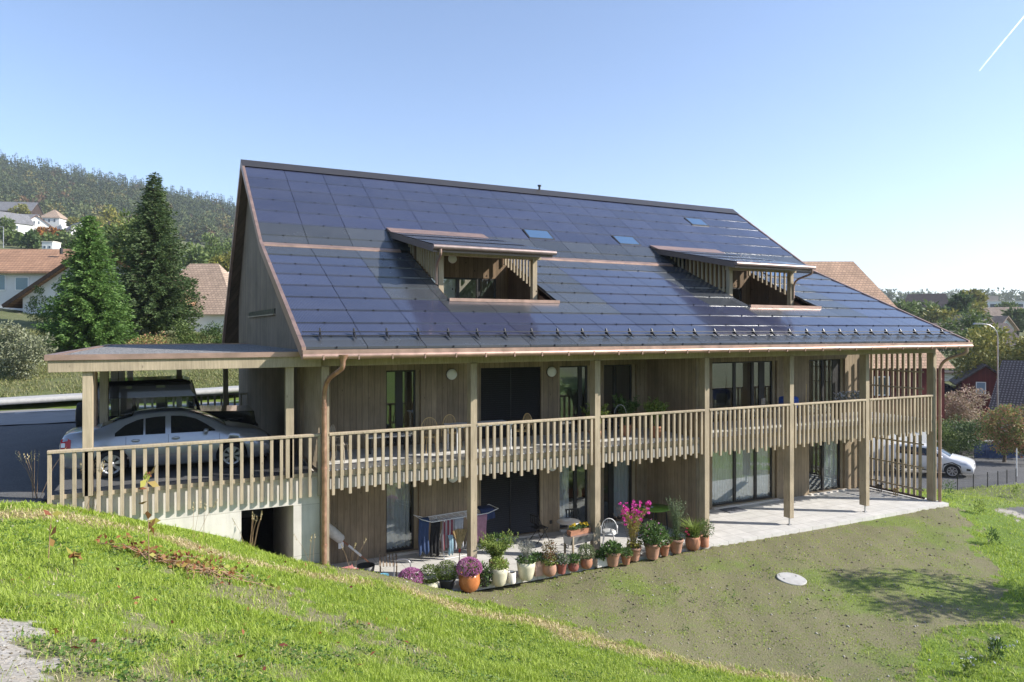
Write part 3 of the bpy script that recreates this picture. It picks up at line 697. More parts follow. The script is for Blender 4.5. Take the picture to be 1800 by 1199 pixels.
MB().box(-5.5, -.21, .361, 12.2, 2.75, 3.04).build('floor_slab', m_asph2 := plain('carport_asphalt', (.09,.09,.092), .9, 0, .2, 30, .4, 120), cp)
MB().box(-5.5, -.12, .1, .3, 2.982, 3.03).build('kerb', m_conc, cp)
mb = MB(); mb.box(-5.47, -.12, -.1, .06, 5.6, 5.84); mb.build('front_beam', m_post, cp, .006)
mb = MB(); mb.box(-5.47, -5.31, .062, 12.05, 5.6, 5.84); mb.box(-5.3, -.2, 11.9, 12.05, 5.6, 5.84); mb.build('edge_beam', m_post, cp, .006)
mb = MB()
for y in (3.2, 6.0, 8.2): mb.box(-5.3, -.3, y, y+.16, 5.55, 5.84)
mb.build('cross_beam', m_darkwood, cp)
mb = MB(); mb.box(-5.52, -.55, -.15, .0, 5.842, 5.955); mb.box(-5.52, -5.37, .001, 12.1, 5.842, 5.955); mb.box(-5.36, -.21, 11.95, 12.1, 5.842, 5.955); mb.build('roof_edge', m_copper, cp)
MB().box(-5.368, -.205, .002, 11.948, 5.845, 5.925).build('roof_gravel', m_grav, cp)
for x, y in ((-4.8, .08), (-.82, .08), (-4.8, 3.2), (-4.8, 6.0), (-4.8, 8.2), (-4.8, 11.95), (-1.6, 11.95), (-3.2, 11.95)):
    MB().box(x-.09, x+.09, y-.1, y+.1, 3.04, 5.598).build('post', m_post, cp, .006)
MB().tube([(-4.93, 2.6, 3.05), (-4.93, 2.6, 5.5)], .05, 10).build('downpipe', m_copper, cp)
for yy, x0, x1, n, zb in ((0, -5.49, -.12, 26, 2.56), (12.0, -5.3, -.3, 22, 2.9)):
    rl = MB().box(x0, x1, yy+.05, yy+.08, 3.02, 3.11).build('railing', m_slat, cp)
    MB().prism([(x0, yy-.045, 3.965), (x0, yy+.045, 3.965), (x0, yy+.045, 4.03), (x0, yy-.03, 4.03), (x0, yy-.045, 4.015)], (x1-x0, 0, 0)).build('handrail', m_slat, rl, .004)
    for k in range(n):
        x = x0+.035+(x1-x0-.07)*k/(n-1); MB().box(x-.034, x+.034, yy-.02, yy+.048, zb, 3.966).build('baluster', m_slat, rl, .003)
# far gable side of the carport is the house wall: boards down to the deck
# ------------------------------------------------------------------ vehicles
m_tyre = plain('tyre_rubber', (.018,.018,.019), .85); m_alloy = plain('alloy_rim', (.5,.5,.52), .35, .8)
m_carglass = plain('tinted_car_glass', (.012,.014,.016), .06, 0, .02, spec=.7); m_clearglass = glassmat('clear_car_glass', (.8,.85,.82), 1.45)
m_trim = plain('car_plastic', (.02,.02,.022), .6)
m_red = plain('red_lens', (.42,.012,.015), .15, 0, .03); m_lens = plain('clear_lens', (.55,.57,.6), .08, .3, .05)
def carpaint(name, c, metal=.5, rough=.28):
    t = NT(name); t.b.inputs['Coat Weight'].default_value = .8; t.b.inputs['Coat Roughness'].default_value = .04
    n = t.noise(t.coord(), 2.5, 3); return t.fin(t.scale(c, t.rng(n, .3, .7, .93, 1.05)), rough, metal, .5)
def wheel(par, x, y, r, side, spokes=7, wd=.2):
    o = y
    wl_ = MB().lathe([(r-.09, -wd/2), (r-.02, -wd/2), (r, -wd/2+.03), (r, wd/2-.03), (r-.02, wd/2), (r-.09, wd/2)], 32, (x, o, r), 'y', cap=False).build('wheel', m_tyre, par)
    s_ = side*wd/2
    mb = MB(); mb.lathe([(r-.095, s_*.9), (r-.13, s_*.9), (r-.135, s_*.3), (r-.095, s_*.3)], 32, (x, o, r), 'y', cap=False)
    mb.lathe([(.07, s_*.2), (.07, s_*.85), (.03, s_*.95), (.001, s_*.95)], 16, (x, o, r), 'y')
    for k in range(spokes):
        a = 2*math.pi*k/spokes+.3
        for da in (-.13, .13):
            p = (x+.05*math.cos(a), o+s_*.8, r+.05*math.sin(a)); q = (x+(r-.11)*math.cos(a+da), o+s_*.8, r+(r-.11)*math.sin(a+da))
            mb.bar(p, q, .035, .03, (0, 1, 0))
    mb.build('rim', m_alloy, wl_)
    MB().lathe([(.001, s_*.1), (r-.12, s_*.1)], 24, (x, o, r), 'y', cap=False).build('brake_disc', m_trim, wl_)
def bake(o, cutters):
    for c in cutters:
        b = o.modifiers.new('cut', 'BOOLEAN'); b.object = c; b.operation = 'DIFFERENCE'; b.solver = 'EXACT'
    dg = bpy.context.evaluated_depsgraph_get(); me = bpy.data.meshes.new_from_object(o.evaluated_get(dg))
    o.modifiers.clear(); o.data = me
    for c in cutters: bpy.data.objects.remove(c, do_unlink=True)
class Car:
    def __init__(s, name, label, cat, st, paint, loc, rz, axles, r, group=None):
        s.t = thing(name, label, cat, loc, rz, group); s.st = np.array(st, float); s.paint = paint
        x = s.st[:, 0]; xs = np.linspace(x[0], x[-1], 60); rows = []
        for xx in xs:
            h = s.ring(xx); rows.append([(xx, -y, z) for y, z in h[::-1]]+[(xx, y, z) for y, z in h[1:]])
        mb = MB().grid(rows); mb.add(rows[0], [tuple(range(len(rows[0])))]); mb.add(rows[-1], [tuple(range(len(rows[0])))])
        nr = len(rows[0]); mb.add([p for r_ in rows for p in (r_[0], r_[-1])], [(2*i, 2*i+1, 2*i+3, 2*i+2) for i in range(len(rows)-1)])
        s.body = mb.build('body', paint, s.t)
        bm = bmesh.new(); bm.from_mesh(s.body.data); bmesh.ops.remove_doubles(bm, verts=bm.verts, dist=.001); bmesh.ops.recalc_face_normals(bm, faces=bm.faces); bm.to_mesh(s.body.data); bm.free()
        bpy.context.view_layer.update(); cut = []
        for ax in axles:
            c = MB().lathe([(r+.055, -1.2), (r+.055, 1.2)], 32, (ax, 0, r+.01), 'y').build('cut', None, s.t); cut.append(c)
        bake(s.body, cut)
        wmax = s.st[:, 4].max()
        MB().box(axles[0]-r-.1, axles[1]+r+.1, -wmax+.24, wmax-.24, .22, .62).build('underbody', m_trim, s.t)
        for ax in axles:
            for sd_ in (1, -1): wheel(s.t, ax, sd_*(wmax-.12), r, sd_)
    def iv(s, x): return [np.interp(x, s.st[:, 0], s.st[:, k]) for k in range(1, 7)]
    def ring(s, x):
        zl, zb, zt, wm, wb, wt = s.iv(x); zm = zl+(zb-zl)*.55; e = min(.06, (zt-zb)*.5)
        return [(wm*.86, zl), (wm*.95, zl+.06), (wm, zm-.12), (wm, zm), (wm*.985, zm+.1), (wb, zb), (wb-(wb-wt)*.5, zb+(zt-e-zb)*.55), (wt, zt-e), (wt*.93, zt-e*.35), (wt*.7, zt-.012), (wt*.35, zt-.003), (0, zt)]
    def sy(s, x, z):
        h = s.ring(x)[:9]; return float(np.interp(z, [p[1] for p in h], [p[0] for p in h]))
    def patch(s, name, x0, x1, zb, zt, m, par=None, both=True, off=.006, n=10):
        out = None
        for sd_ in ((1, -1) if both else (1,)):
            P = []
            for x in np.linspace(x0, x1, n):
                a = np.interp(x, *zip(*zb)); b = np.interp(x, *zip(*zt)); P.append([(x, sd_*(s.sy(x, z)+off), z) for z in np.linspace(a, max(b, a+.001), 5)])
            out = MB().grid(P).build(name, m, par or s.t)
        return out
    def top(s, name, x0, x1, wf, m, off=.006):
        P = []
        for x in np.linspace(x0, x1, 8):
            h = s.ring(x)[6:]; h = sorted(h); ys = [p[0] for p in h]; zs = [p[1] for p in h]; wt = s.iv(x)[5]*wf
            P.append([(x, y, float(np.interp(abs(y), ys, zs))+off) for y in np.linspace(-wt, wt, 9)])
        return MB().grid(P).build(name, m, s.t)
# ---- silver saloon: x, underside, belt, top, half widths (middle, belt, roof)
SED = [(-2.29,.42,.80,.86,.70,.68,.60),(-2.26,.30,.90,1.0,.78,.74,.64),(-2.1,.26,.95,1.06,.84,.79,.66),(-1.75,.24,.96,1.09,.87,.82,.64),(-1.5,.2,.965,1.15,.88,.83,.60),(-1.15,.2,.96,1.31,.885,.83,.58),(-.7,.18,.95,1.43,.885,.83,.58),
       (-.2,.18,.94,1.462,.885,.83,.59),(.2,.18,.93,1.45,.885,.83,.59),(.55,.18,.925,1.37,.885,.83,.60),(.95,.18,.92,1.19,.885,.83,.65),(1.22,.19,.91,1.03,.885,.83,.71),(1.5,.2,.87,.98,.88,.81,.72),(1.9,.2,.78,.90,.86,.76,.66),(2.15,.22,.66,.79,.80,.68,.58),(2.27,.3,.52,.62,.70,.60,.52)]
silver = carpaint('silver_paint', (.34,.355,.385))
c1 = Car('parked_car', 'silver four door saloon car parked in the carport behind the slatted railing', 'car', SED, silver, (-3.28, 2.62, 3.045), R(1.5), (-1.27, 1.31), .315)
wz = [(-1.3,.95),(-.9,.955),(1,.945)]
c1.patch('rear_window', -1.2, -.62, wz, [(-1.2,1.02),(-1.0,1.18),(-.75,1.285),(-.62,1.31)], m_carglass)
c1.patch('door_window', -.58, -.16, wz, [(-.58,1.312),(-.4,1.335),(-.16,1.345)], m_carglass)
c1.patch('door_window', -.04, .93, wz, [(-.04,1.345),(.2,1.335),(.5,1.255),(.75,1.1),(.93,.97)], m_carglass)
c1.top('windscreen', .5, 1.2, .93, m_carglass); c1.top('rear_screen', -1.5, -.85, .93, m_carglass)
c1.patch('tail_light', -2.26, -2.06, [(-2.26,.70),(-2.15,.68),(-2.06,.72)], [(-2.26,.93),(-2.15,.97),(-2.06,.93)], m_red)
c1.patch('tail_lens', -2.25, -2.17, [(-2.25,.76),(-2.17,.77)], [(-2.25,.86),(-2.17,.86)], m_lens, off=.009, n=4)
c1.patch('headlight', 1.85, 2.2, [(1.85,.66),(2.2,.58)], [(1.85,.74),(2.2,.66)], m_lens)
c1.patch('side_moulding', -.95, .95, [(-1,.42),(1,.42)], [(-1,.47),(1,.47)], m_zinc, off=.012)
for xs in (-.1, -.98): c1.patch('door_seam', xs, xs+.008, [(-3,.28),(3,.28)], [(-3,.93),(3,.93)], m_trim, off=.002, n=2)
c1.patch('door_seam', 1.02, 1.028, [(-3,.28),(3,.28)], [(-3,.88),(3,.88)], m_trim, off=.002, n=2)
for xs in (-.78, .06):
    for sd_ in (1, -1): MB().lathe([(.001, 0), (.06, .0), (.09, .01), (.06, .025), (.001, .03)], 12, (0, 0, 0), 'y').build('door_handle', silver, c1.t).matrix_local = Matrix.Translation((xs, sd_*c1.sy(xs, .83)+(-.01 if sd_ > 0 else -.018), .83)) @ Matrix.Diagonal((1, 1, .45, 1))
for sd_ in (1, -1):
    o = MB().lathe([(.001,-.09),(.06,-.07),(.085,0),(.07,.06),(.001,.08)], 14).build('door_mirror', silver, c1.t); o.location = (.72, sd_*.93, .97); o.scale = (.7, 1.05, .8)
MB().box(-2.31, -2.26, -.55, .55, .33, .42).build('bumper_strip', m_trim, c1.t)
# ---- black square off-roader
blackp = carpaint('black_paint', (.008,.008,.01), .1, .2)
o4 = thing('off_road_car', 'black boxy four wheel drive with a spare wheel on its tail, in the carport', 'car', (-3.25, 5.45, 3.045))
mb = MB(); L_, W_ = 2.15, .86
mb.box(-L_, .62, -W_, W_, .55, 1.12); mb.prism([(.62, -W_+.03, .55), (2.05, -W_+.03, .55), (2.1, -W_+.03, .75), (2.05, -W_+.03, 1.08), (.62, -W_+.03, 1.14)], (0, 2*W_-.06, 0))
b4 = mb.build('body', blackp, o4, .02); bpy.context.view_layer.update()
bake(b4, [MB().lathe([(.45, -1.2), (.45, 1.2)], 28, (ax, 0, .42), 'y').build('cut', None, o4) for ax in (-1.3, 1.3)])
mb = MB(); mb.prism([(-L_+.04, -W_+.06, 1.88), (-L_+.02, -W_+.04, 1.95), (-L_+.1, -W_+.1, 2.03), (.2, -W_+.1, 2.06), (.38, -W_+.08, 2.0), (.42, -W_+.06, 1.88)], (0, 2*W_-.14, 0)); mb.build('roof', blackp, o4, .02)
for sd_ in (1, -1):
    y = sd_*(W_-.03); y2 = sd_*(W_-.07)
    mb = MB()
    for xa, xb in ((-L_+.02, -L_+.2), (-1.3, -1.04), (-.46, -.24)): mb.add([(xa,y-.02,1.11),(xb,y-.02,1.11),(xb,y+.02,1.11),(xa,y+.02,1.11),(xa,y2-.02,1.9),(xb,y2-.02,1.9),(xb,y2+.02,1.9),(xa,y2+.02,1.9)], [(0,3,2,1),(4,5,6,7),(0,1,5,4),(1,2,6,5),(2,3,7,6),(3,0,4,7)])
    mb.bar((.62, y, 1.12), (.4, y2, 1.92), .07, .07); mb.build('pillars', blackp, o4)
    for xa, xb in ((-L_+.12, -1.28), (-1.08, -.42), (-.26, .5)):
        MB().add([(xa,y,1.12),(xb,y,1.12),(xb-(.09 if xb > .3 else 0),(y+y2)/2,1.6),(xa,(y+y2)/2,1.6)], [(0,1,2,3)]).build('side_window', m_clearglass, o4)
    MB().prism([(-L_+.03, y-.015, 1.58), (.5, y-.015, 1.58), (.42, y2-.015, 1.9), (-L_+.05, y2-.015, 1.9)], (0, .03, 0)).build('upper_side', blackp, o4)
    mb2 = MB(); mb2.box(.95, 1.75, min(sd_*(W_-.05), sd_*(W_+.04)), max(sd_*(W_-.05), sd_*(W_+.04)), .86, .9); mb2.build('wing_flare', m_trim, o4)
    for ax in (-1.3, 1.3): wheel(o4, ax, sd_*(W_-.1), .4, sd_, 5, .24)
    mr = MB().box(-.08, .06, -.1, .1, -.09, .09).build('door_mirror', m_trim, o4, .02); mr.location = (.42, sd_*(W_+.12), 1.22)
MB().add([(.63,-W_+.05,1.13),(.63,W_-.05,1.13),(.4,W_-.1,1.9),(.4,-W_+.1,1.9)], [(0,1,2,3)]).build('windscreen', m_clearglass, o4)
MB().add([(-L_+.01,-W_+.1,1.15),(-L_+.01,W_-.1,1.15),(-L_+.03,W_-.14,1.85),(-L_+.03,-W_+.14,1.85)], [(0,1,2,3)]).build('rear_window', m_clearglass, o4)
sw = MB().lathe([(.001,0),(.2,0),(.36,.01),(.385,.05),(.385,.2),(.36,.24),(.001,.24)], 28, (-L_-.26, .1, 1.05), 'x').build('spare_wheel', m_tyre, o4)
MB().lathe([(.001,-.012),(.24,-.012),(.26,0)], 24, (-L_-.26, .1, 1.05), 'x').build('wheel_cover', blackp, sw)
for sd_ in (-1, 1):
    for xs in (-.1, -.85):
        MB().box(xs-.22, xs+.22, sd_*.32-.24, sd_*.32+.24, .9, 1.02).prism([(xs-.22, sd_*.32-.24, 1.0), (xs-.12, sd_*.32-.24, 1.0), (xs-.22, sd_*.32-.24, 1.6), (xs-.3, sd_*.32-.24, 1.6)], (0, .48, 0)).build('car_seat', m_trim, o4, .03)
MB().box(2.06, 2.16, -W_, W_, .55, .7).build('bumper', m_trim, o4, .02)
# ---- white SUV on the lower drive
SUV = [(-2.2,.45,.95,1.05,.75,.72,.6),(-2.15,.35,1.05,1.35,.85,.8,.6),(-1.6,.28,1.08,1.58,.91,.85,.62),(-.6,.26,1.06,1.64,.92,.86,.63),(.2,.26,1.04,1.6,.92,.86,.63),(.7,.26,1.03,1.4,.92,.86,.68),(1.2,.26,1.02,1.13,.92,.86,.76),(1.6,.27,.95,1.07,.91,.83,.74),(2.0,.29,.84,.99,.89,.78,.68),(2.2,.31,.76,.9,.84,.72,.62),(2.27,.36,.68,.78,.8,.68,.56)]
whitep = carpaint('white_paint_car', (.72,.72,.73), .0, .3)
hd = math.atan2(-.89, .455)
fw = atZ(1674, 842, -1.83); cx_, cy_ = fw[0]-1.28*math.cos(hd)+.8*-math.sin(hd)*1.0, fw[1]-1.28*math.sin(hd)+.8*math.cos(hd)
c2 = Car('parked_car', 'white compact SUV on the gravel drive past the right end of the house', 'car', SUV, whitep, (cx_, cy_, h1(fw[0], fw[1])+.01), hd, (-1.36, 1.28), .35)
c2.top('windscreen', .3, 1.18, .94, m_carglass)
c2.patch('side_window', -1.5, .82, [(-1.5,1.1),(1,1.07)], [(-1.5,1.42),(-1,1.5),(.1,1.48),(.82,1.12)], m_carglass)
c2.patch('headlight', 1.62, 2.12, [(1.62,.80),(2.12,.70)], [(1.62,.84),(1.9,.84),(2.12,.76)], m_lens)
c2.patch('wheel_arch_trim', .82, 1.74, [(.82,.36),(.9,.66),(1.28,.82),(1.64,.66),(1.74,.36)], [(.82,.37),(.86,.72),(1.28,.87),(1.7,.7),(1.74,.38)], m_trim, n=16, off=.012)
c2.patch('fog_light', 1.95, 2.14, [(1.95,.46),(2.14,.46)], [(1.95,.58),(2.14,.56)], m_trim)
P = [[(2.26-.32*y*y, y, z) for y in np.linspace(-.42, .42, 9)] for z in (.66, .8)]; MB().grid(P).build('grille', m_trim, c2.t)
P = [[(2.28-.34*y*y, y, z) for y in np.linspace(-.72, .72, 11)] for z in (.3, .42)]; MB().grid(P).build('lower_grille', m_trim, c2.t)
MB().box(2.265, 2.275, -.26, .26, .47, .57).build('number_plate', m_white, c2.t)
MB().lathe([(.001,0),(.055,0),(.055,.02),(.001,.02)], 16, (2.255, 0, .74), 'x').build('badge', m_alloy, c2.t)
o = MB().lathe([(.001,-.1),(.07,-.07),(.09,0),(.07,.07),(.001,.08)], 14).build('door_mirror', whitep, c2.t); o.location = (.75, -.98, 1.1)
# ---- dark estate car farther off
pd_ = at(1650, 676, 76); bluep = carpaint('dark_blue_paint', (.03,.04,.07))
c3 = Car('parked_car', 'dark blue car glimpsed beside the red garden wall right of the downpipe', 'car', SUV, bluep, (pd_[0], pd_[1], pd_[2]-1.3), R(-35), (-1.36, 1.28), .34)
c3.top('windscreen', .3, 1.18, .94, m_carglass); c3.patch('side_window', -1.5, .82, [(-1.5,1.1),(1,1.07)], [(-1.5,1.42),(-1,1.5),(.1,1.48),(.82,1.12)], m_carglass)
# ------------------------------------------------------------------ plant helpers
def unit(v): return v/np.maximum(np.linalg.norm(v, axis=-1, keepdims=True), 1e-9)
def leaf_quads(P, D, L, Wd, fold=.25, seed=1):
    g = np.random.default_rng(seed); n = len(P); D = unit(np.asarray(D, float)); L = np.broadcast_to(L, (n,))[:, None]; Wd = np.broadcast_to(Wd, (n,))[:, None]
    S = unit(np.cross(D, g.normal(size=(n, 3)))); N = np.cross(S, D); m = P+D*L*.5+N*L*fold*.4
    V = np.stack([P, m+S*Wd*.5, P+D*L, m-S*Wd*.5], 1).reshape(-1, 3)
    return V, np.arange(4*n).reshape(n, 4)
def cat_q(parts):
    V, F, b = [], [], 0
    for v, f in parts: V.append(v); F.append(f+b); b += len(v)
    return np.concatenate(V), np.concatenate(F)
def leafobj(name, P, D, L, Wd, m, par, seed=1): return np_mesh(name, *leaf_quads(np.asarray(P, float), D, L, Wd, seed=seed), m, par)
def ball_pts(g, n, r, c=(0, 0, 0), rx=1, rz=1, fill=.35):
    d = unit(g.normal(size=(n, 3))); rad = r*(1-fill*g.random((n, 1))**1.5); p = d*rad*np.array([rx, rx, rz])+np.array(c); return p, d
def blades(P, H_, lean, wd, g, segs=2):             # bent grass blades; returns tris as quads (last degenerate avoided)
    n = len(P); a = g.random(n)*2*np.pi; H_ = np.broadcast_to(H_, (n,)); lean = np.broadcast_to(lean, (n,)); wd = np.broadcast_to(wd, (n,))
    dx = np.stack([np.cos(a), np.sin(a), 0*a], 1); b = a+np.pi/2+g.normal(size=n)*.6; sd_ = np.stack([np.cos(b), np.sin(b), 0*b], 1)
    up = np.array([0, 0, 1.0])
    m = P+up*(H_*.55)[:, None]+dx*(H_*lean*.28)[:, None]; t_ = P+up*(H_*(1-.25*lean))[:, None]+dx*(H_*lean*.85)[:, None]
    w2 = (wd/2)[:, None]
    V = np.stack([P-sd_*w2, P+sd_*w2, m+sd_*w2*.8, m-sd_*w2*.8, t_+sd_*w2*.12, t_-sd_*w2*.12], 1).reshape(-1, 3)
    i = np.arange(n)[:, None]*6
    F = np.concatenate([i+np.array([[0, 1, 2, 3]]), i+np.array([[3, 2, 4, 5]])], 0)
    return V, F
m_terra = plain('terracotta', (.36,.165,.095), .8, 0, .18, 5, .15, 40)
m_terra2 = plain('faded_terracotta', (.40,.22,.15), .85, 0, .25, 4, .15, 40)
m_glaze = plain('orange_glaze', (.46,.16,.055), .25, 0, .2, 4)
m_cream = plain('cream_glaze', (.60,.56,.42), .4, 0, .08, 4)
m_redpot = plain('red_clay', (.30,.10,.08), .7, 0, .2, 6)
m_pinkpot = plain('pink_clay', (.5,.33,.27), .8, 0, .12, 6)
m_darkpot = plain('dark_pot', (.03,.032,.04), .4)
m_whitebox = plain('white_fibre_cement', (.66,.62,.57), .75, 0, .1, 8)
m_soil = plain('potting_soil', (.05,.035,.025), .95, 0, .3, 30, .5, 60)
L_box = leafmat('box_leaves', [(.045,.085,.016), (.10,.15,.03), (.17,.21,.05)])
L_light = leafmat('light_leaves', [(.10,.16,.03), (.22,.30,.06), (.34,.40,.12)], trans=.4)
L_mid = leafmat('mid_leaves', [(.035,.075,.02), (.08,.15,.04), (.15,.23,.07)], trans=.3)
L_grey = leafmat('grey_leaves', [(.13,.14,.11), (.25,.26,.21), (.38,.37,.33)])
L_red = leafmat('reddish_leaves', [(.06,.07,.02), (.15,.13,.04), (.20,.08,.04)])
L_yel = leafmat('yellowing_leaves', [(.14,.17,.03), (.32,.30,.05), (.42,.36,.09)], trans=.35)
L_mum = leafmat('purple_petals', [(.36,.08,.25), (.54,.18,.41), (.68,.38,.58)], trans=.25)
L_mag = leafmat('magenta_petals', [(.40,.01,.16), (.60,.03,.30), (.66,.12,.45)], trans=.3)
L_yf = leafmat('yellow_petals', [(.6,.40,.02), (.75,.58,.05)], trans=.3)
L_wf = leafmat('pale_petals', [(.35,.36,.5), (.7,.7,.74)], trans=.2)
m_stem = plain('plant_stem', (.10,.13,.04), .7)
m_drystem = plain('dry_stem', (.30,.20,.11), .8)
def pot(name, label, x, y, z, d, h, shape, m, group='pots of plants along the patio edge', cat='potted plant'):
    o = thing(name, label, cat, (x, y, z), rnd.random()*6.28, group); r = d/2
    if shape == 'flare': pr = [(r*.62, 0), (r*.66, .02), (r*.9, h*.78), (r*.92, h*.8), (r, h*.81), (r, h), (r*.88, h), (r*.85, h*.86)]
    elif shape == 'round': pr = [(r*.55, 0), (r*.8, h*.12), (r*.98, h*.4), (r, h*.6), (r*.95, h*.85), (r*.93, h), (r*.85, h), (r*.84, h*.88)]
    elif shape == 'egg': pr = [(r*.5, 0), (r*.68, h*.1), (r*.85, h*.4), (r*.95, h*.75), (r, h), (r*.92, h+.005), (r*.88, h*.9)]
    else: pr = [(r*.9, 0), (r*.95, h*.1), (r, h), (r*.9, h), (r*.88, h*.88)]
    if shape == 'box':
        mb = MB(); mb.box(-r, r, -r*.7, r*.7, 0, h*.86); mb.box(-r, -r+.02, -r*.7, r*.7, h*.86, h); mb.box(r-.02, r, -r*.7, r*.7, h*.86, h)
        mb.box(-r+.02, r-.02, -r*.7, -r*.7+.02, h*.86, h); mb.box(-r+.02, r-.02, r*.7-.02, r*.7, h*.86, h); mb.build('pot', m, o, .004)
        o.rotation_euler = (0, 0, 0)
    else: MB().lathe(pr, 28).build('pot', m, o)
    if shape != 'box': MB().lathe([(.001, h*.88), (r*.86, h*.88)], 20, cap=False).build('soil', m_soil, o)
    return o
def bush(o, name, n, r, c, m, rx=1, rz=1, L=.05, W=.03, fill=.5, seed=3, up=.3):
    g = np.random.default_rng(seed); p, d = ball_pts(g, n, r, c, rx, rz, fill); d = d+g.normal(size=d.shape)*.6+np.array([0, 0, up])
    return leafobj(name, p, d, L*(.7+.6*g.random(n)), W*(.7+.6*g.random(n)), m, o, seed)
def stems(o, n, base, h, spread, seed, m=None, r=.004):
    g = np.random.default_rng(seed); mb = MB(); tips = []
    for k in range(n):
        a = g.random()*6.28; s_ = spread*math.sqrt(g.random()); t_ = (base[0]+s_*math.cos(a), base[1]+s_*math.sin(a), base[2]+h*(.65+.35*g.random()))
        md = (base[0]+.35*s_*math.cos(a), base[1]+.35*s_*math.sin(a), base[2]+.55*(t_[2]-base[2])); b = (base[0]+.1*s_*math.cos(a), base[1]+.1*s_*math.sin(a), base[2])
        mb.tube([b, md, t_], [r, r*.8, r*.4], 4, False); tips.append((np.array(b), np.array(md), np.array(t_)))
    mb.build('stems', m or m_stem, o); return tips
def along(tips, n, g, lo=.2, hi=1.0):
    out = []; dr = []
    for b, md, t_ in tips:
        for q in lo+(hi-lo)*g.random(n):
            p = b+(md-b)*q*2 if q < .5 else md+(t_-md)*(q-.5)*2; out.append(p); dr.append(g.normal(size=3)+np.array([0, 0, .4]))
    return np.array(out), np.array(dr)
def flowers(o, P, r, petals, m, seed, name='flowers', up=(0, -.5, .6)):
    g = np.random.default_rng(seed); pp, dd = [], []
    for p in P:
        nrm = unit(np.array(up)+g.normal(size=3)*.35); a = unit(np.cross(nrm, [1, .2, 0])); b = np.cross(nrm, a)
        for k in range(petals):
            t_ = 6.283*k/petals; dd.append(a*math.cos(t_)+b*math.sin(t_)+nrm*.15); pp.append(p)
    return leafobj(name, pp, dd, r, r*.75, m, o, seed)
def grassy(o, name, n, c, h, spread, m, seed, lean=.8, wd=.014):
    g = np.random.default_rng(seed); P = np.array(c)+np.stack([g.normal(size=n)*spread, g.normal(size=n)*spread, 0*g.random(n)], 1)
    V, F = blades(P, h*(.6+.5*g.random(n)), lean*(.4+.9*g.random(n)), wd, g); return np_mesh(name, V, F, m, o)
def mum(label, x, y, z, d, h, m, shape, r, seed):
    o = pot('chrysanthemum_pot', label, x, y, z, d, h, shape, m)
    bush(o, 'leaves', 500, r*.93, (0, 0, h+r*.35), L_box, 1, .75, .05, .03, .5, seed)
    g = np.random.default_rng(seed); n = 760; d_ = unit(g.normal(size=(n, 3))); d_ = d_[d_[:, 2] > -.35]; p = d_*r*np.array([1, 1, .8])+np.array([0, 0, h+r*.4]); pp, dd = [], []
    for q, dq in zip(p, d_):
        for k in range(7): pp.append(q); dd.append(dq+g.normal(size=3)*.75)
    leafobj('flowers', pp, dd, .038, .017, L_mum, o, seed); return o
# ------------------------------------------------------------------ the row of pots
mum('low mound of pink chrysanthemum half hidden by grass, nearest the downpipe', 1.98, -.28, .05, .36, .22, m_darkpot, 'flare', .29, 21)
o = pot('box_ball_pot', 'round box bush in a pale pot just right of the low pink chrysanthemum', 2.45, -.33, .0, .44, .27, 'round', m_cream); bush(o, 'foliage', 1500, .27, (0, 0, .42), L_box, 1, .85, .04, .02, .35, 22)
o = pot('box_ball_pot', 'round box bush in a black pot beside the orange glazed pot', 2.88, -.38, .0, .44, .3, 'flare', m_darkpot); bush(o, 'foliage', 1700, .29, (0, 0, .46), L_box, 1, .85, .04, .02, .35, 23)
mum('large purple chrysanthemum in an orange glazed pot in front of the second house post', 3.38, -.62, -.02, .54, .43, m_glaze, 'round', .3, 24)
o = pot('trailing_plant_pot', 'dark trailing plant in a black pot between the orange and the cream pot', 3.84, -.5, -.02, .34, .28, 'flare', m_darkpot); bush(o, 'foliage', 650, .27, (0, 0, .3), L_mid, .9, 1.05, .06, .035, .6, 25); bush(o, 'pale_leaves', 120, .28, (0, 0, .32), L_grey, .9, 1, .05, .03, .4, 26)
o = pot('herb_pot', 'tall cream pot with yellow green herbs right of the orange pot', 4.2, -.62, -.02, .46, .45, 'egg', m_cream); bush(o, 'foliage', 600, .24, (0, 0, .52), L_light, 1, .7, .06, .035, .6, 27); bush(o, 'trailing_leaves', 120, .1, (-.02, -.2, .36), L_light, 1, 1.2, .05, .03, .5, 28)
o = pot('leafy_plant_pot', 'big light green feathery plant in a terracotta pot behind the cream herb pot', 4.45, .1, .0, .42, .36, 'flare', m_terra); tp = stems(o, 46, (0, 0, .32), .68, .62, 29); g = np.random.default_rng(29); p, d = along(tp, 62, g, .25); leafobj('foliage', p, d, .09*(.6+.8*g.random(len(p))), .022, L_light, o, 29); bush(o, 'top_leaves', 260, .3, (.12, .05, .85), L_mid, 1.2, .5, .06, .035, .6, 30)
o = pot('metal_bucket', 'small pale beaker standing between the two cream pots', 4.56, -.62, -.02, .2, .28, 'cyl', m_whitebox, cat='pot')
o = pot('lavender_pot', 'grey lavender and low green leaves in a wide cream pot', 5.0, -.55, -.02, .5, .46, 'egg', m_cream); bush(o, 'low_leaves', 420, .25, (0, 0, .5), L_mid, 1, .5, .055, .04, .6, 31); tp = stems(o, 60, (0, 0, .42), .62, .3, 32, plain('lavender_stem', (.30,.30,.27), .8), .003); g = np.random.default_rng(33); p, d = along(tp, 12, g, .35); leafobj('grey_foliage', p, d, .05, .012, L_grey, o, 33); bush(o, 'side_shoots', 90, .13, (.25, .0, .52), L_mid, 1, .8, .09, .03, .6, 34)
o = pot('square_planter', 'pale pink square planter with a small green plant next to the lavender', 5.42, -.42, -.02, .24, .4, 'box', m_pinkpot); bush(o, 'foliage', 200, .15, (0, 0, .46), L_mid, 1, .7, .07, .04, .6, 35)
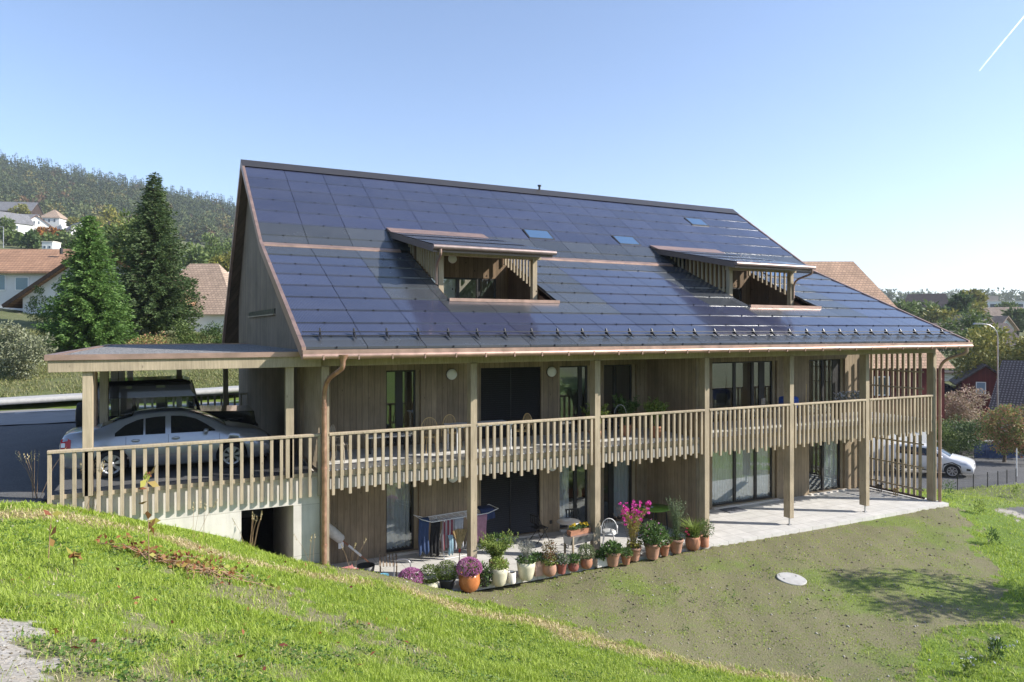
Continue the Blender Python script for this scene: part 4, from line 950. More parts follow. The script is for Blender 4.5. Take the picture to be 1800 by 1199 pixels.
o = pot('shrub_pot', 'red and green leaved shrub in a rounded terracotta pot', 5.68, -.58, -.02, .36, .31, 'round', m_terra2); bush(o, 'foliage', 520, .25, (0, 0, .62), L_red, .85, 1.2, .055, .03, .7, 36); bush(o, 'low_leaves', 260, .2, (0, 0, .36), L_light, 1, .5, .05, .03, .6, 37); stems(o, 12, (0, 0, .3), .5, .18, 38, m_drystem)
o = pot('succulent_pot', 'silvery green rosettes in a brick red pot left of the planter legs', 6.05, -.56, -.02, .3, .29, 'flare', m_redpot); bush(o, 'foliage', 380, .19, (0, 0, .36), L_grey, 1, .7, .06, .04, .6, 39); bush(o, 'green_leaves', 300, .18, (0, 0, .35), L_mid, 1, .7, .06, .035, .6, 40)
o = pot('low_bowl_pot', 'dark leaved small plant in a red clay bowl in front of the trough legs', 6.43, -.54, -.02, .3, .24, 'round', m_redpot); bush(o, 'foliage', 360, .19, (0, 0, .3), L_mid, 1, .8, .06, .035, .6, 41)
o = pot('round_bush_pot', 'round grey green bush in a terracotta bowl right of the trough legs', 6.86, -.5, -.02, .34, .28, 'round', m_terra); bush(o, 'foliage', 1100, .23, (0, 0, .44), leafmat('sage_leaves', [(.07,.10,.045), (.15,.19,.09), (.24,.27,.14)]), 1, .9, .04, .022, .4, 42)
o = pot('white_planter', 'small white planter box with bright green leaves by the third post', 7.32, -.5, -.02, .36, .24, 'box', m_whitebox); bush(o, 'foliage', 200, .16, (0, 0, .28), L_mid, 1.1, .6, .09, .05, .6, 43)
o = pot('broad_leaf_pot', 'wide terracotta pot of broad green leaves in front of the third post', 7.62, -.62, -.02, .46, .38, 'flare', m_terra2); bush(o, 'foliage', 480, .25, (0, 0, .46), L_mid, 1.05, .6, .1, .05, .6, 44)
o = pot('small_herb_pot', 'small terracotta pot of low green herbs between the broad leaves and the tall flowers', 8.02, -.7, -.02, .3, .26, 'flare', m_terra); bush(o, 'foliage', 380, .18, (0, 0, .32), L_mid, 1, .6, .06, .03, .6, 45)
o = pot('cosmos_pot', 'tall magenta flowers on yellow green stems in a terracotta pot', 8.42, -.52, -.02, .42, .38, 'flare', m_terra2); tp = stems(o, 42, (0, .05, .35), 1.35, .55, 46, m_drystem, .005); g = np.random.default_rng(46); p, d = along(tp, 34, g, .2, .85); leafobj('foliage', p, d, .075*(.6+.8*g.random(len(p))), .016, L_yel, o, 46)
flowers(o, [t_[2] for t_ in tp[:30]]+[t_[1]+(t_[2]-t_[1])*.55+g.normal(size=3)*.08 for t_ in tp[:20]], .062, 9, L_mag, 47); bush(o, 'low_leaves', 260, .2, (0, 0, .44), L_yel, 1, .6, .06, .035, .6, 48); tp2 = stems(o, 14, (-.1, .05, .5), 1.0, .6, 49, m_drystem, .004)
p, d = along(tp2, 10, g, .8, 1.0); leafobj('seed_heads', p, d, .04, .015, leafmat('dry_heads', [(.25,.16,.11), (.38,.27,.2)]), o, 50)
o = pot('dahlia_pot', 'bushy dark green plant with small mauve flowers in a large terracotta pot', 8.98, -.62, -.02, .48, .44, 'flare', m_terra2); bush(o, 'foliage', 900, .36, (0, 0, .66), L_mid, 1, .95, .1, .05, .7, 51); g = np.random.default_rng(52); p, d = ball_pts(g, 26, .38, (0, 0, .72)); flowers(o, p[p[:, 2] > .6], .03, 7, L_mum, 52)
o = pot('dark_leaf_pot', 'small dark leaved plant in a plain terracotta pot between two big pots', 9.45, -.56, -.02, .32, .32, 'flare', m_terra); bush(o, 'foliage', 340, .23, (0, 0, .46), L_mid, .9, 1.1, .07, .035, .7, 53)
o = pot('asparagus_fern_pot', 'tall airy fern with wispy tops in a stained terracotta pot', 9.92, -.5, -.02, .44, .4, 'flare', m_terra2); tp = stems(o, 46, (0, 0, .36), 1.25, .34, 54); g = np.random.default_rng(54); p, d = along(tp, 60, g, .12); leafobj('foliage', p, d, .055*(.6+.8*g.random(len(p))), .011, leafmat('fern_leaves', [(.08,.12,.06), (.16,.22,.12), (.27,.32,.19)]), o, 54); bush(o, 'low_leaves', 420, .24, (0, 0, .5), L_mid, 1.1, .8, .05, .02, .7, 55); flowers(o, [(.25, -.15, .62), (.3, -.1, .7), (.28, -.2, .55)], .05, 9, leafmat('crimson_petals', [(.25,.01,.04), (.42,.04,.1)]), 56)
o = pot('grass_lily_pot', 'strappy green leaves spilling from a rounded terracotta pot', 10.52, -.52, -.02, .44, .4, 'round', m_terra); grassy(o, 'foliage', 230, (0, 0, .36), .62, .07, L_light, 57, 1.0, .022); bush(o, 'low_leaves', 200, .2, (0, 0, .46), L_mid, 1.1, .7, .06, .03, .7, 58)
mb = MB()
for a in (.3, 1.6, 3.1, 4.4): mb.tube([(.21*math.cos(a), .21*math.sin(a), .36), (.26*math.cos(a), .26*math.sin(a), .2), (.3*math.cos(a), .3*math.sin(a), .01)], .006, 5)
mb.build('dry_leaves', m_drystem, o)
o = pot('last_herb_pot', 'small terracotta pot of green shoots at the right end of the row', 11.02, -.46, -.02, .26, .32, 'cyl', m_terra); bush(o, 'foliage', 420, .26, (0, 0, .55), L_mid, 1, 1.1, .06, .025, .7, 59); stems(o, 16, (0, 0, .3), .45, .25, 60)

# ------------------------------------------------------------------ things on the patio
m_fabric = lambda n, c: plain(n, c, .9, 0, .15, 12, .15, 80)
# wrapped parasol leaning in the corner
o = thing('rolled_parasol', 'white wrapped parasol on a wooden pole leaning against the boarded corner', 'parasol', (1.62, 2.15, 0))
a = np.array([0, 0, .03]); b = np.array([-1.5, .42, 1.42]); q = lambda t_: tuple(a+(b-a)*t_)
MB().tube([q(0), q(.95)], .02, 8).build('pole', plain('pole_wood', (.30,.13,.07), .6), o)
MB().tube([q(.5), q(.53), q(.7), q(.9), q(1.0)], [.09, .13, .15, .13, .06], 12).build('cover', m_fabric('parasol_cover', (.6,.58,.54)), o)
MB().tube([q(.18), q(.4)], .032, 8).build('sleeve', m_white, o); MB().box(-.86, -.72, .2, .215, .52, .7).build('strap', m_white, o)
# sledge
o = thing('wooden_sledge', 'small wooden slatted sledge with a bent metal hoop by the grass bank', 'sledge', (1.78, 1.15, 0), R(-20))
mb = MB()
for k in range(6): mb.bar((-.22+.085*k, .28, .5), (-.17+.085*k, -.1, .3), .035, .022)
mb.build('slats', plain('sledge_wood', (.22,.16,.11), .7), o)
for k in (0, 5): MB().bar((-.2+.085*k, .26, .48), (-.2+.085*k, .3, .01), .03, .03).bar((-.17+.085*k, -.08, .3), (-.17+.085*k, -.14, .01), .03, .03).build('leg', m_darkwood, o)
MB().tube(bend([(.2, -.3, .02), (.2, -.22, .52), (.62, -.2, .5), (.62, -.28, .02)]), .014, 8).build('hoop', m_zinc, o)
o = tag(MB().lathe([(.12, 0), (.15, .13), (.14, .13), (.001, .1)], 18).build('washing_up_tub', m_blue := plain('light_blue_plastic', (.16,.42,.58), .4)), 'light blue plastic tub on the paving next to the sledge hoop', 'tub'); o.location = (1.62, .95, .0)
o = thing('red_crate', 'faded red plastic crate at the foot of the copper downpipe', 'crate', (.72, 1.35, 0), R(12)); mb = MB()
mb.box(-.3, .3, -.2, .2, 0, .02)
for z in (.06, .13, .2): mb.box(-.3, .3, -.2, -.185, z, z+.045).box(-.3, .3, .185, .2, z, z+.045).box(-.3, -.285, -.18, .18, z, z+.045).box(.285, .3, -.18, .18, z, z+.045)
for x in (-.29, .26):
    for y in (-.19, .16): mb.box(x, x+.03, y, y+.03, .0, .3)
mb.build('basket', plain('faded_red_plastic', (.42,.14,.14), .6), o); MB().box(-.27, .27, -.17, .17, .2, .3).build('cushion', m_fabric('pink_cushion', (.5,.2,.2)), o, .04)
tag(MB().lathe([(.2, 0), (.24, .26), (.23, .26), (.21, .02), (.001, .02)], 20).build('black_tub', m_black), 'black round tub beside the red crate', 'tub').location = (1.3, 1.5, 0)
# clothes airer and washing
o = thing('clothes_airer', 'white folding clothes airer hung with washing under the balcony', 'airer', (4.0, 2.05, 0), R(6)); o.scale = (1, 1, 1.14)
for y in (-.28, .28):
    MB().tube([(-.85, y, .98), (.95, y, .98)], .011, 6).build('rail', m_white, o)
mb = MB()
for k in range(9): mb.tube([(-.8+.2*k, -.28, .98), (-.8+.2*k, .28, .98)], .005, 5)
for k in range(7): mb.tube([(-.85, -.28+.093*k, .985), (.95, -.28+.093*k, .985)], .005, 5)
mb.build('wires', m_white, o)
for x in (-.45, .5):
    for s_ in (1, -1): MB().tube([(x, s_*.28, .97), (x, -s_*.3, .02)], .012, 6).build('leg', m_white, o)
MB().tube([(-.45, -.3, .02), (.5, -.3, .02)], .01, 6).tube([(-.45, .3, .02), (.5, .3, .02)], .01, 6).build('foot_bar', m_white, o)
MB().tube([(.95, -.28, .98), (1.3, -.28, 1.06), (1.3, .28, 1.06), (.95, .28, .98)], .01, 6).build('wing', m_white, o); MB().tube([(-.85, -.28, .98), (-1.15, -.28, 1.08), (-1.15, .28, 1.08), (-.85, .28, .98)], .01, 6).build('wing', m_white, o)
def cloth(name, label, cat, x0, x1, y, zt, zb, c, mat_=None, wav=.03, over=.18, group='washing hung on the clothes airer'):
    P = []; n = 14; ph = rnd.random()*6
    for t_ in np.linspace(0, 1, 12):
        row = []
        for i in range(n):
            x = x0+(x1-x0)*i/(n-1)
            if t_ < .25: yy = y+over*(1-t_*4); z = zt
            else:
                k = (t_-.25)/.75; yy = y-.012+wav*math.sin(i*1.3+ph+k)*k; z = zt-.012-(zt-zb)*k*(1+.06*math.sin(i*.7+ph))
            row.append((x+.02*math.sin(t_*5+ph), yy, z))
        P.append(row)
    ob = MB().grid(P).build(name, mat_ or m_fabric(name+'_cloth', c)); md = ob.modifiers.new('thick', 'SOLIDIFY'); md.thickness = .008
    return tag(ob, label, cat, group)
cloth('blue_shirt', 'blue denim shirt hanging from the left wing of the airer', 'shirt', 2.83, 3.13, 1.72, 1.22, 0.28, (.03,.055,.13))
cloth('black_jacket', 'black jacket hanging on the airer right of the blue shirt', 'jacket', 3.17, 3.45, 1.75, 1.11, 0.19, (.01,.01,.012))
t = NT('striped_towel'); sx = t.new('SeparateXYZ'); t.lk(t.coord('Object'), sx.inputs[0]); f = t.math('FRACT', t.math('MULTIPLY', sx.outputs[0], 9)); m_str = t.fin(t.mix(t.math('GREATER_THAN', f, .5), (.20,.04,.055), (.30,.27,.29)), .9)
cloth('striped_towel', 'red and white striped towel on the airer behind the besom', 'towel', 3.51, 3.85, 1.75, 1.11, 0.30, None, m_str)
cloth('grey_towel', 'grey towel on the airer left of the second post', 'towel', 3.89, 4.17, 1.76, 1.11, 0.28, (.32,.33,.36))
cloth('light_blue_cloth', 'pale blue cloth hanging low by the besom handle', 'cloth', 3.67, 3.81, 1.68, 0.68, 0.16, (.25,.38,.45), over=.02)
cloth('pink_shirt', 'pink shirt on the airer just right of the second post', 'shirt', 4.57, 4.91, 1.82, 1.12, 0.39, (.34,.18,.24))
cloth('navy_trousers', 'dark blue trousers folded over the right end of the airer', 'trousers', 4.75, 5.2, 1.90, 1.24, 0.94, (.02,.035,.1), over=.4)
# besom standing head up
o = thing('besom', 'straw fan broom standing head up before the second house post', 'broom', (3.42, .22, 0)); MB().tube([(0, 0, 0), (.03, .0, .72)], .014, 8).build('handle', plain('broom_handle', (.25,.17,.11), .6), o)
MB().tube([(.028, 0, .68), (.035, 0, .78)], .03, 10).build('ferrule', plain('red_tape', (.5,.05,.03), .5), o)
g = np.random.default_rng(5); mb = MB()
for k in range(130):
    u = g.uniform(-1, 1); v = g.uniform(-1, 1); mb.tube([(.035+.02*u, .015*v, .76), (.035+.1*u, .03*v, .98), (.035+.2*u, .045*v, 1.27-.04*u*u+.02*g.random())], .006, 4, False)
mb.build('bristles', plain('broom_straw', (.50,.35,.17), .8, 0, .3, 20), o)
# bistro set
def folding_chair(label, x, y, rz, group=None):
    o = thing('folding_chair', label, 'chair', (x, y, 0), rz, group); mb = MB()
    for k in range(5): mb.box(-.2, .2, -.2+.085*k, -.14+.085*k, .44, .455)
    mb.build('seat', m_black, o)
    for s_ in (-.21, .21): MB().tube([(s_, -.24, .01), (s_, .2, .84)], .012, 6).build('leg', m_black, o); MB().tube([(s_*.9, .24, .01), (s_*.9, -.2, .45)], .012, 6).build('leg', m_black, o)
    mb = MB()
    for k in range(5): mb.box(-.2+.09*k, -.16+.09*k, .165, .18, .58, .82)
    mb.box(-.22, .22, .17, .19, .8, .84).box(-.22, .22, .14, .16, .56, .59); mb.build('backrest', m_black, o); return o
folding_chair('black folding chair folded sideways before the lower blind', 6.75, 2.05, R(100)); folding_chair('black slatted folding chair behind the small round table', 7.95, 2.0, R(-10))
o = thing('bistro_table', 'small round grey metal table on one leg left of the flower trough', 'table', (7.35, 1.3, 0)); MB().lathe([(.001, .72), (.35, .72), (.36, .735), (.35, .745), (.001, .745)], 32).build('table_top', m_zinc, o); MB().tube([(0, 0, .02), (0, 0, .72)], .022, 10).build('stem', m_zinc, o)
for k in range(3): MB().tube([(0, 0, .06), (.26*math.cos(k*2.09), .26*math.sin(k*2.09), .012)], .014, 6).build('foot', m_zinc, o)
# zinc trough on timber legs with a flower box
o = thing('zinc_trough_planter', 'zinc trough on wooden legs behind the low pots', 'planter', (7.0, .12, 0), R(8))
MB().prism([(-.42, -.14, .5), (-.42, .14, .5), (-.42, .2, .72), (-.42, -.2, .72)], (.9, 0, 0)).build('trough', m_steel, o)
for x in (-.38, .38):
    for y in (-.2, .16): MB().box(x, x+.05, y, y+.045, 0, .74).build('leg', m_post, o)
o = thing('flower_box', 'brown flower box with yellow pansies standing on the zinc trough', 'flower box', (7.0, .12, .725), R(8)); MB().prism([(-.36, -.08, 0), (-.36, .08, 0), (-.36, .1, .14), (-.36, -.1, .14)], (.72, 0, 0)).build('box', m_terra, o)
g = np.random.default_rng(61); n = 260; p = np.stack([g.uniform(-.34, .34, n), g.uniform(-.09, .09, n), .13+.1*g.random(n)], 1); leafobj('foliage', p, g.normal(size=(n, 3))+[0, 0, .8], .06, .03, L_mid, o, 61)
p = np.stack([np.r_[g.uniform(-.32, -.08, 9), g.uniform(.08, .34, 10)], g.uniform(-.09, .06, 19), .22+.08*g.random(19)], 1); flowers(o, p, .045, 6, L_yf, 62)
# white garden chair with cushion, green table, hose, mats
def wire_chair(name, label, x, y, z, rz, m, group=None, cushion=None):
    o = thing(name, label, 'chair', (x, y, z), rz, group)
    MB().lathe([(.001, .43), (.22, .43), (.23, .445), (.22, .46), (.001, .46)], 22).build('seat', m, o)
    for a in (.78, 2.36, 3.93, 5.5): MB().tube([(.19*math.cos(a), .19*math.sin(a), .44), (.25*math.cos(a), .25*math.sin(a), .01)], .013, 6).build('leg', m, o)
    hoop = [(.24*math.cos(t_), .2, .45+.47*math.sin(t_)**.7 if t_ not in (0,) else .45) for t_ in np.linspace(.02, math.pi-.02, 15)]
    b_ = MB().tube(hoop, .014, 6).build('backrest', m, o); mb = MB()
    for k in range(-4, 5): mb.tube([(.02*k, .2, .45), (.05*k, .2, .45+.45*math.sqrt(max(.02, 1-(k*.05/.25)**2)))], .006, 5)
    mb.build('spindles', m, b_)
    mb = MB()
    for s_ in (1, -1): mb.tube(bend([(s_*.24, .19, .64), (s_*.27, -.1, .66), (s_*.25, -.2, .45)]), .012, 6)
    mb.build('arms', m, o)
    if cushion: MB().lathe([(.001, .46), (.2, .46), (.22, .49), (.18, .52), (.001, .53)], 20).build('seat_pad', cushion, o)
    return o
wire_chair('garden_chair', 'white metal garden chair with a white cushion behind the magenta flowers', 8.35, .65, 0, R(150), m_white, cushion=m_fabric('white_pad', (.6,.6,.58)))
o = thing('green_table', 'apple green oval garden table behind the tall flowers', 'table', (10.68, 1.5, 0), R(4)); MB().lathe([(.001, .7), (.56, .7), (.58, .715), (.57, .74), (.001, .742)], 40).build('table_top', plain('apple_green_cloth', (.17,.30,.035), .6), o); o.scale = (.92, .85, 1)
for a in (.78, 2.36, 3.93, 5.5): MB().tube([(.4*math.cos(a), .4*math.sin(a), .7), (.46*math.cos(a), .46*math.sin(a), 0)], .025, 8).build('leg', m_black, o)
o = thing('fruit_plate', 'white plate with red fruit on the green table', 'plate', (10.45, 1.55, .745)); MB().lathe([(.001, 0), (.1, 0), (.17, .03), (.16, .03), (.1, .012), (.001, .012)], 24).build('plate', m_white, o)
for k in range(5): MB().lathe([(.001, .01), (.035, .03), (.04, .05), (.03, .075), (.001, .085)], 12, (.07*math.cos(k*1.26), .07*math.sin(k*1.26), .0)).build('apple', plain('apple_skin', (.4,.05,.04), .4) if k == 0 else bpy.data.materials['apple_skin'], o)
tag(MB().tube(bend([(11.6, 1.6, 1.0), (11.62, 1.2, .55), (11.75, .8, .3), (11.7, .62, .02), (11.9, .45, .02), (11.75, .3, .02)], 6), .014, 6).build('garden_hose', plain('white_hose', (.7,.7,.72), .5)), 'white hose hanging down beside the fourth post', 'hose')
t = NT('mat_grid'); br = t.new('TexChecker'); br.inputs['Scale'].default_value = 26; t.lk(t.coord(), br.inputs[0]); m_mat = t.fin(t.mix(br.outputs[1], (.10,.105,.12), (.2,.2,.22)), .8)
tag(MB().box(14.35, 15.15, 2.0, 2.55, .002, .02).build('door_mat', m_mat), 'grey grid door mat below the wide curtained window', 'mat')
def toy_horse(label, x, y, rz, s_, m):
    o = thing('toy_horse', label, 'toy', (x, y, .0), rz); o.scale = (s_, s_, s_); mb = MB()
    mb.tube([(-.2, 0, .38), (-.12, 0, .4), (.08, 0, .39), (.18, 0, .42)], [.06, .09, .085, .07], 10); mb.tube([(.16, 0, .42), (.25, 0, .55), (.28, 0, .62)], [.06, .045, .045], 8); mb.tube([(.26, 0, .63), (.4, 0, .56)], [.05, .03], 8)
    mb.build('body', m, o)
    for x_, y_ in ((-.17, .05), (-.17, -.05), (.13, .05), (.13, -.05)): MB().tube([(x_, y_, .36), (x_+.01, y_, .18), (x_, y_, .0)], [.035, .025, .028], 7).build('leg', m, o)
    for s2 in (.03, -.03): MB().tube([(.26, s2, .65), (.255, s2*1.5, .73)], [.018, .004], 6).build('ear', m, o)
    MB().tube([(-.24, 0, .4), (-.3, 0, .32), (-.31, 0, .2)], [.02, .025, .008], 6).build('tail', m_darkwood, o); return o
m_horse = plain('toy_brown', (.28,.13,.05), .8); toy_horse('brown toy horse standing under the right end windows', 21.55, 2.3, R(200), .85, m_horse)
toy_horse('dark toy donkey inside the lattice screen', 22.05, 1.9, R(250), .62, plain('toy_grey', (.06,.055,.055), .8)); toy_horse('tan toy foal inside the lattice screen', 22.05, 1.2, R(240), .6, plain('toy_tan', (.36,.25,.13), .8))
# ------------------------------------------------------------------ things on the balcony
m_rat = plain('cane', (.58,.41,.19), .6); BZ = 3.127
G_ = 'cane chairs on the balcony'
wire_chair('cane_chair', 'cane chair at the left end of the balcony', .55, 1.1, BZ, R(60), plain('pale_cane', (.40,.34,.26), .6), G_)
wire_chair('cane_chair', 'cane chair with a round fan back left of the second post', 3.05, 1.35, BZ, R(-6), m_rat, G_)
wire_chair('cane_chair', 'cane chair peeking out just behind the second post', 3.85, 1.75, BZ, R(15), m_rat, G_)
wire_chair('cane_chair', 'cane chair in front of the upper blind at the right end of the table', 5.75, 1.2, BZ, R(-80), m_rat, G_)
o = thing('balcony_table', 'long balcony table with a white top beside the cane chairs', 'table', (4.4, 1.15, BZ)); MB().box(-.9, .9, -.42, .42, .7, .73).build('table_top', m_white, o, .005)
for x in (-.8, .8):
    for y in (-.35, .35): MB().tube([(x, y, 0), (x, y, .7)], .02, 8).build('leg', m_white, o)
o = thing('bench', 'low bench with a pale seat below the first balcony window', 'bench', (2.0, 1.9, BZ)); MB().box(-.6, .6, -.2, .2, .42, .46).build('seat', m_whitebox, o); MB().box(-.55, -.5, -.18, .18, 0, .42).build('leg', m_black, o); MB().box(.5, .55, -.18, .18, 0, .42).build('leg', m_black, o)
G2 = 'potted shrubs on the balcony'
for x, y, s_, lab, sd_ in ((7.95, .75, 1.0, 'leafy oleander in a terracotta pot right of the third post on the balcony', 71), (10.2, .8, 1.05, 'bright leafy shrub in a terracotta pot by the balcony partition', 72), (9.55, 1.5, 1.15, 'shaded dark shrub behind the wire arch on the balcony', 73)):
    o = pot('balcony_shrub', lab, x, y, BZ, .42, .36, 'flare', m_terra, G2); tp = stems(o, 34, (0, 0, .3), .85*s_, .42*s_, sd_, m_stem, .006); g = np.random.default_rng(sd_); p, d = along(tp, 34, g, .4); d[:, 2] += .5
    leafobj('foliage', p, d, .12*(.7+.6*g.random(len(p))), .03, (L_light if sd_ < 73 else L_mid), o, sd_)
tag(MB().tube([(9.0+.22*math.cos(t_), 1.0, BZ+.75+.3*math.sin(t_)) for t_ in np.linspace(0, math.pi, 14)]+[(8.78, 1.0, BZ)], .008, 5).build('wire_arch', m_steel), 'thin wire plant arch on the balcony before the dark window', 'plant support')
o = thing('covered_grill', 'grill under a bright blue cover on the balcony by the fifth post', 'grill', (16.35, 1.25, BZ)); MB().box(-.3, .3, -.22, .22, .55, .98).build('cover', m_fabric('blue_tarpaulin', (.02,.07,.34)), o, .08)
for x in (-.25, .25):
    for y in (-.18, .18): MB().tube([(x, y, 0), (x, y, .6)], .015, 6).build('leg', m_black, o)
tag(MB().tube([(16.75, .9, BZ), (16.9, .95, BZ+1.42)], .012, 6).build('bamboo_cane', m_rat), 'slim bamboo cane leaning beside the blue covered grill', 'cane')
o = thing('flower_table', 'narrow table of pale flowers under the right balcony window', 'flower stand', (19.9, 1.55, BZ)); MB().box(-.75, .75, -.18, .18, .62, .66).build('table_top', m_whitebox, o)
for x in (-.7, .7): MB().box(x-.02, x+.02, -.15, .15, 0, .62).build('leg', m_black, o)
g = np.random.default_rng(75); n = 500; p = np.stack([g.uniform(-.75, .75, n), g.uniform(-.2, .2, n), .68+.28*g.random(n)], 1); leafobj('foliage', p, g.normal(size=(n, 3)), .07, .04, L_grey, o, 75); flowers(o, p[:90]+[0, 0, .04], .05, 6, L_wf, 76)
o = thing('balcony_dining_chair', 'grey stacking chair at the wide balcony window', 'chair', (15.9, 1.7, BZ), R(30)); MB().box(-.22, .22, -.22, .22, .43, .46).build('seat', m_zinc, o); MB().box(-.22, .22, .2, .23, .5, .88).build('backrest', m_zinc, o)
for x in (-.2, .2):
    for y in (-.2, .2): MB().tube([(x, y, 0), (x, y, .44)], .012, 6).build('leg', m_steel, o)
# manhole cover, little fence
o = thing('manhole_cover', 'round pale concrete manhole cover in the bare lawn', 'manhole cover', (11.3, -3.45, h1(11.3, -3.45)-.028)); e_ = .4; o.rotation_euler = Vector((-(h1(11.3+e_, -3.45)-h1(11.3-e_, -3.45))/(2*e_), -(h1(11.3, -3.45+e_)-h1(11.3, -3.45-e_))/(2*e_), 1)).to_track_quat('Z', 'Y').to_euler(); MB().lathe([(.37, -.05), (.37, .05), (.355, .06)], 40, smooth=False).build('cover', m_kerb, o)
for k in (0, 1): MB().lathe([(.001, .0), (.025, .0), (.025, .002)], 10, (.22*(1-2*k), .05, .0605)).build('lifting_hole', m_black, o)
o = thing('mesh_fence', 'low dark wire mesh fence along the edge of the lower drive', 'fence', (0, 0, 0)); fp = [gpt(a, b) for a, b in ((1655,858),(1683,862),(1711,861),(1736,857),(1754,854),(1770,851),(1786,848))]; mb = MB()
for p in fp: MB().tube([(p[0], p[1], h1(p[0], p[1])-.1), (p[0], p[1], h1(p[0], p[1])+.72)], .022, 6).build('fence_post', m_black, o)
for p, q in zip(fp[:-1], fp[1:]):
    for k in range(8):
        z = .05+.085*k; mb.tube([(p[0], p[1], h1(p[0], p[1])+z), (q[0], q[1], h1(q[0], q[1])+z)], .0035, 3, False, False)
    for u in np.linspace(0, 1, 14): x = p[0]+(q[0]-p[0])*u; y = p[1]+(q[1]-p[1])*u; z0 = h1(p[0], p[1])*(1-u)+h1(q[0], q[1])*u; mb.tube([(x, y, z0+.04), (x, y, z0+.65)], .003, 3, False, False)
mb.build('wire_mesh', m_black, o)
# ------------------------------------------------------------------ trees and shrubs
m_bark = plain('bark', (.10,.08,.06), .9, 0, .3, 6, .4, 25, stretch=(1,1,.3))
def conifer(name, label, x, y, h, r, m, seed, whorls=34, per=11, spray=30, L=.34, Wd=.075, droop=.25, group=None):
    z = h1(x, y)-.1; o = thing(name, label, 'tree', (x, y, z), 0, group); g = np.random.default_rng(seed)
    tr = MB().tube([(0, 0, 0), (.03, 0, h*.5), (0, 0, h*.98)], [r*.075, r*.045, .02], 8); P, D, S = [], [], []
    for i in range(whorls):
        q = (i+.5)/whorls; zz = h*(.05+.94*q); l = r*(1-q)**.8*(.82+.36*g.random())+.12
        if q < .12: l *= .75+2*q
        n = max(4, int(per*(1-.55*q)))
        for k in range(n):
            a = 6.283*(k+g.random()*.8)/n+i*2.4; ll = l*(.72+.42*g.random()); dr = np.array([math.cos(a), math.sin(a)])
            m_ = max(5, int(spray*ll/r)); u = g.random(m_)**.75; side = g.choice([-1, 1], m_)
            b = np.stack([dr[0]*u*ll, dr[1]*u*ll, zz+ll*(.12*u-droop*u*u*1.0+.10*u**4)], 1); b += g.normal(size=b.shape)*.03*r
            nd_ = np.stack([dr[0]*.75-dr[1]*side*.6, dr[1]*.75+dr[0]*side*.6, -.12+.3*g.normal(size=m_)], 1)
            P.append(b); D.append(nd_); S.append(L*(.6+.7*g.random(m_))*(1.15-.5*u))
            if i % 2 == 0: tr.tube([(0, 0, zz), (dr[0]*ll*.85, dr[1]*ll*.85, zz+ll*.02)], [.03, .008], 4, False)
    tr.build('trunk', m_bark, o); P = np.concatenate(P); D = np.concatenate(D); S = np.concatenate(S)
    leafobj('crown', P, D, S, Wd*(.7+.6*g.random(len(P))), m, o, seed); return o
def broad(name, label, x, y, h, r, m, seed, n=2600, L=.3, trunk=.35, clumps=26, group=None, cat='tree', squash=.8, z=None, limbs=True, spike=0):
    z = h1(x, y)-.1 if z is None else z; o = thing(name, label, cat, (x, y, z), 0, group); g = np.random.default_rng(seed)
    cz = h*(trunk+(1-trunk)*.5); rz = h*(1-trunk)*.5; c, _ = ball_pts(g, clumps, 1.0, fill=.55); c = c*np.array([r*.78, r*.78, rz*.8])+np.array([0, 0, cz]); tr = MB()
    if limbs:
        tr.tube([(0, 0, 0), (.02*h, 0, h*trunk), (0, .02*h, cz)], [h*.03, h*.022, h*.012], 8)
        for q in c[:12]: tr.tube([(.015*h, 0, h*trunk*(.8+.4*g.random())), tuple(q*np.array([.5, .5, .85])), tuple(q)], [h*.012, h*.008, h*.003], 5, False)
        tr.build('trunk', m_bark, o)
    P, D = [], []
    for q in c:
        k = int(n/clumps*(.6+.8*g.random())); p, d = ball_pts(g, k, r*(.24+.16*g.random()), q, 1, squash, .7); P.append(p); D.append(d+g.normal(size=d.shape)*.7+[0, 0, spike])
    P = np.concatenate(P); D = np.concatenate(D); k = len(P); leafobj('crown', P, D, L*(.6+.8*g.random(k)), L*.5*(.7+.6*g.random(k)), m, o, seed); return o
def pc(px, d): p = at(px, 600, d); return p[0], p[1]
N_light = leafmat('fresh_needles', [(.05,.11,.025), (.105,.20,.042), (.19,.30,.085)], .6, .35)
N_dark = leafmat('dark_needles', [(.032,.065,.022), (.068,.112,.038), (.12,.165,.06)], .6, .3)
F_dark = leafmat('laurel_foliage', [(.03,.06,.018), (.06,.105,.03), (.11,.165,.05)])
F_mid = leafmat('garden_foliage', [(.05,.085,.022), (.10,.15,.04), (.18,.23,.07)])
F_yel = leafmat('early_autumn_foliage', [(.10,.12,.025), (.20,.21,.045), (.33,.29,.07)])
F_grey = leafmat('silver_foliage', [(.09,.11,.05), (.20,.22,.12), (.34,.35,.24)])
F_red = leafmat('autumn_red_foliage', [(.11,.19,.045), (.20,.28,.08), (.38,.30,.12), (.52,.23,.16)])
F_pink = leafmat('seed_plume_foliage', [(.10,.12,.04), (.34,.26,.18), (.55,.42,.35)])
F_or = leafmat('orange_foliage', [(.13,.06,.02), (.28,.10,.025), (.30,.17,.04)])
x, y = pc(158, 40); conifer('spruce_tree', 'bright green young spruce across the road, left of the taller dark spruce', x, y, 13.35-h1(x, y), 2.45, N_light, 101, 40, 16, 105, .32, .075, .10)
x, y = pc(272, 46); conifer('spruce_tree', 'tall dark spruce with brown cones between the bright spruce and the gable', x, y, 17.3-h1(x, y), 2.9, N_dark, 102, 50, 16, 100, .32, .085, .22)
def shrub(label, px, d, h, r, m, seed, n=2200, L=.13, **k):
    x, y = pc(px, d); return broad('garden_shrub', label, x, y, h, r, m, seed, n, L, .02, 22, None, 'shrub', limbs=False, **k)
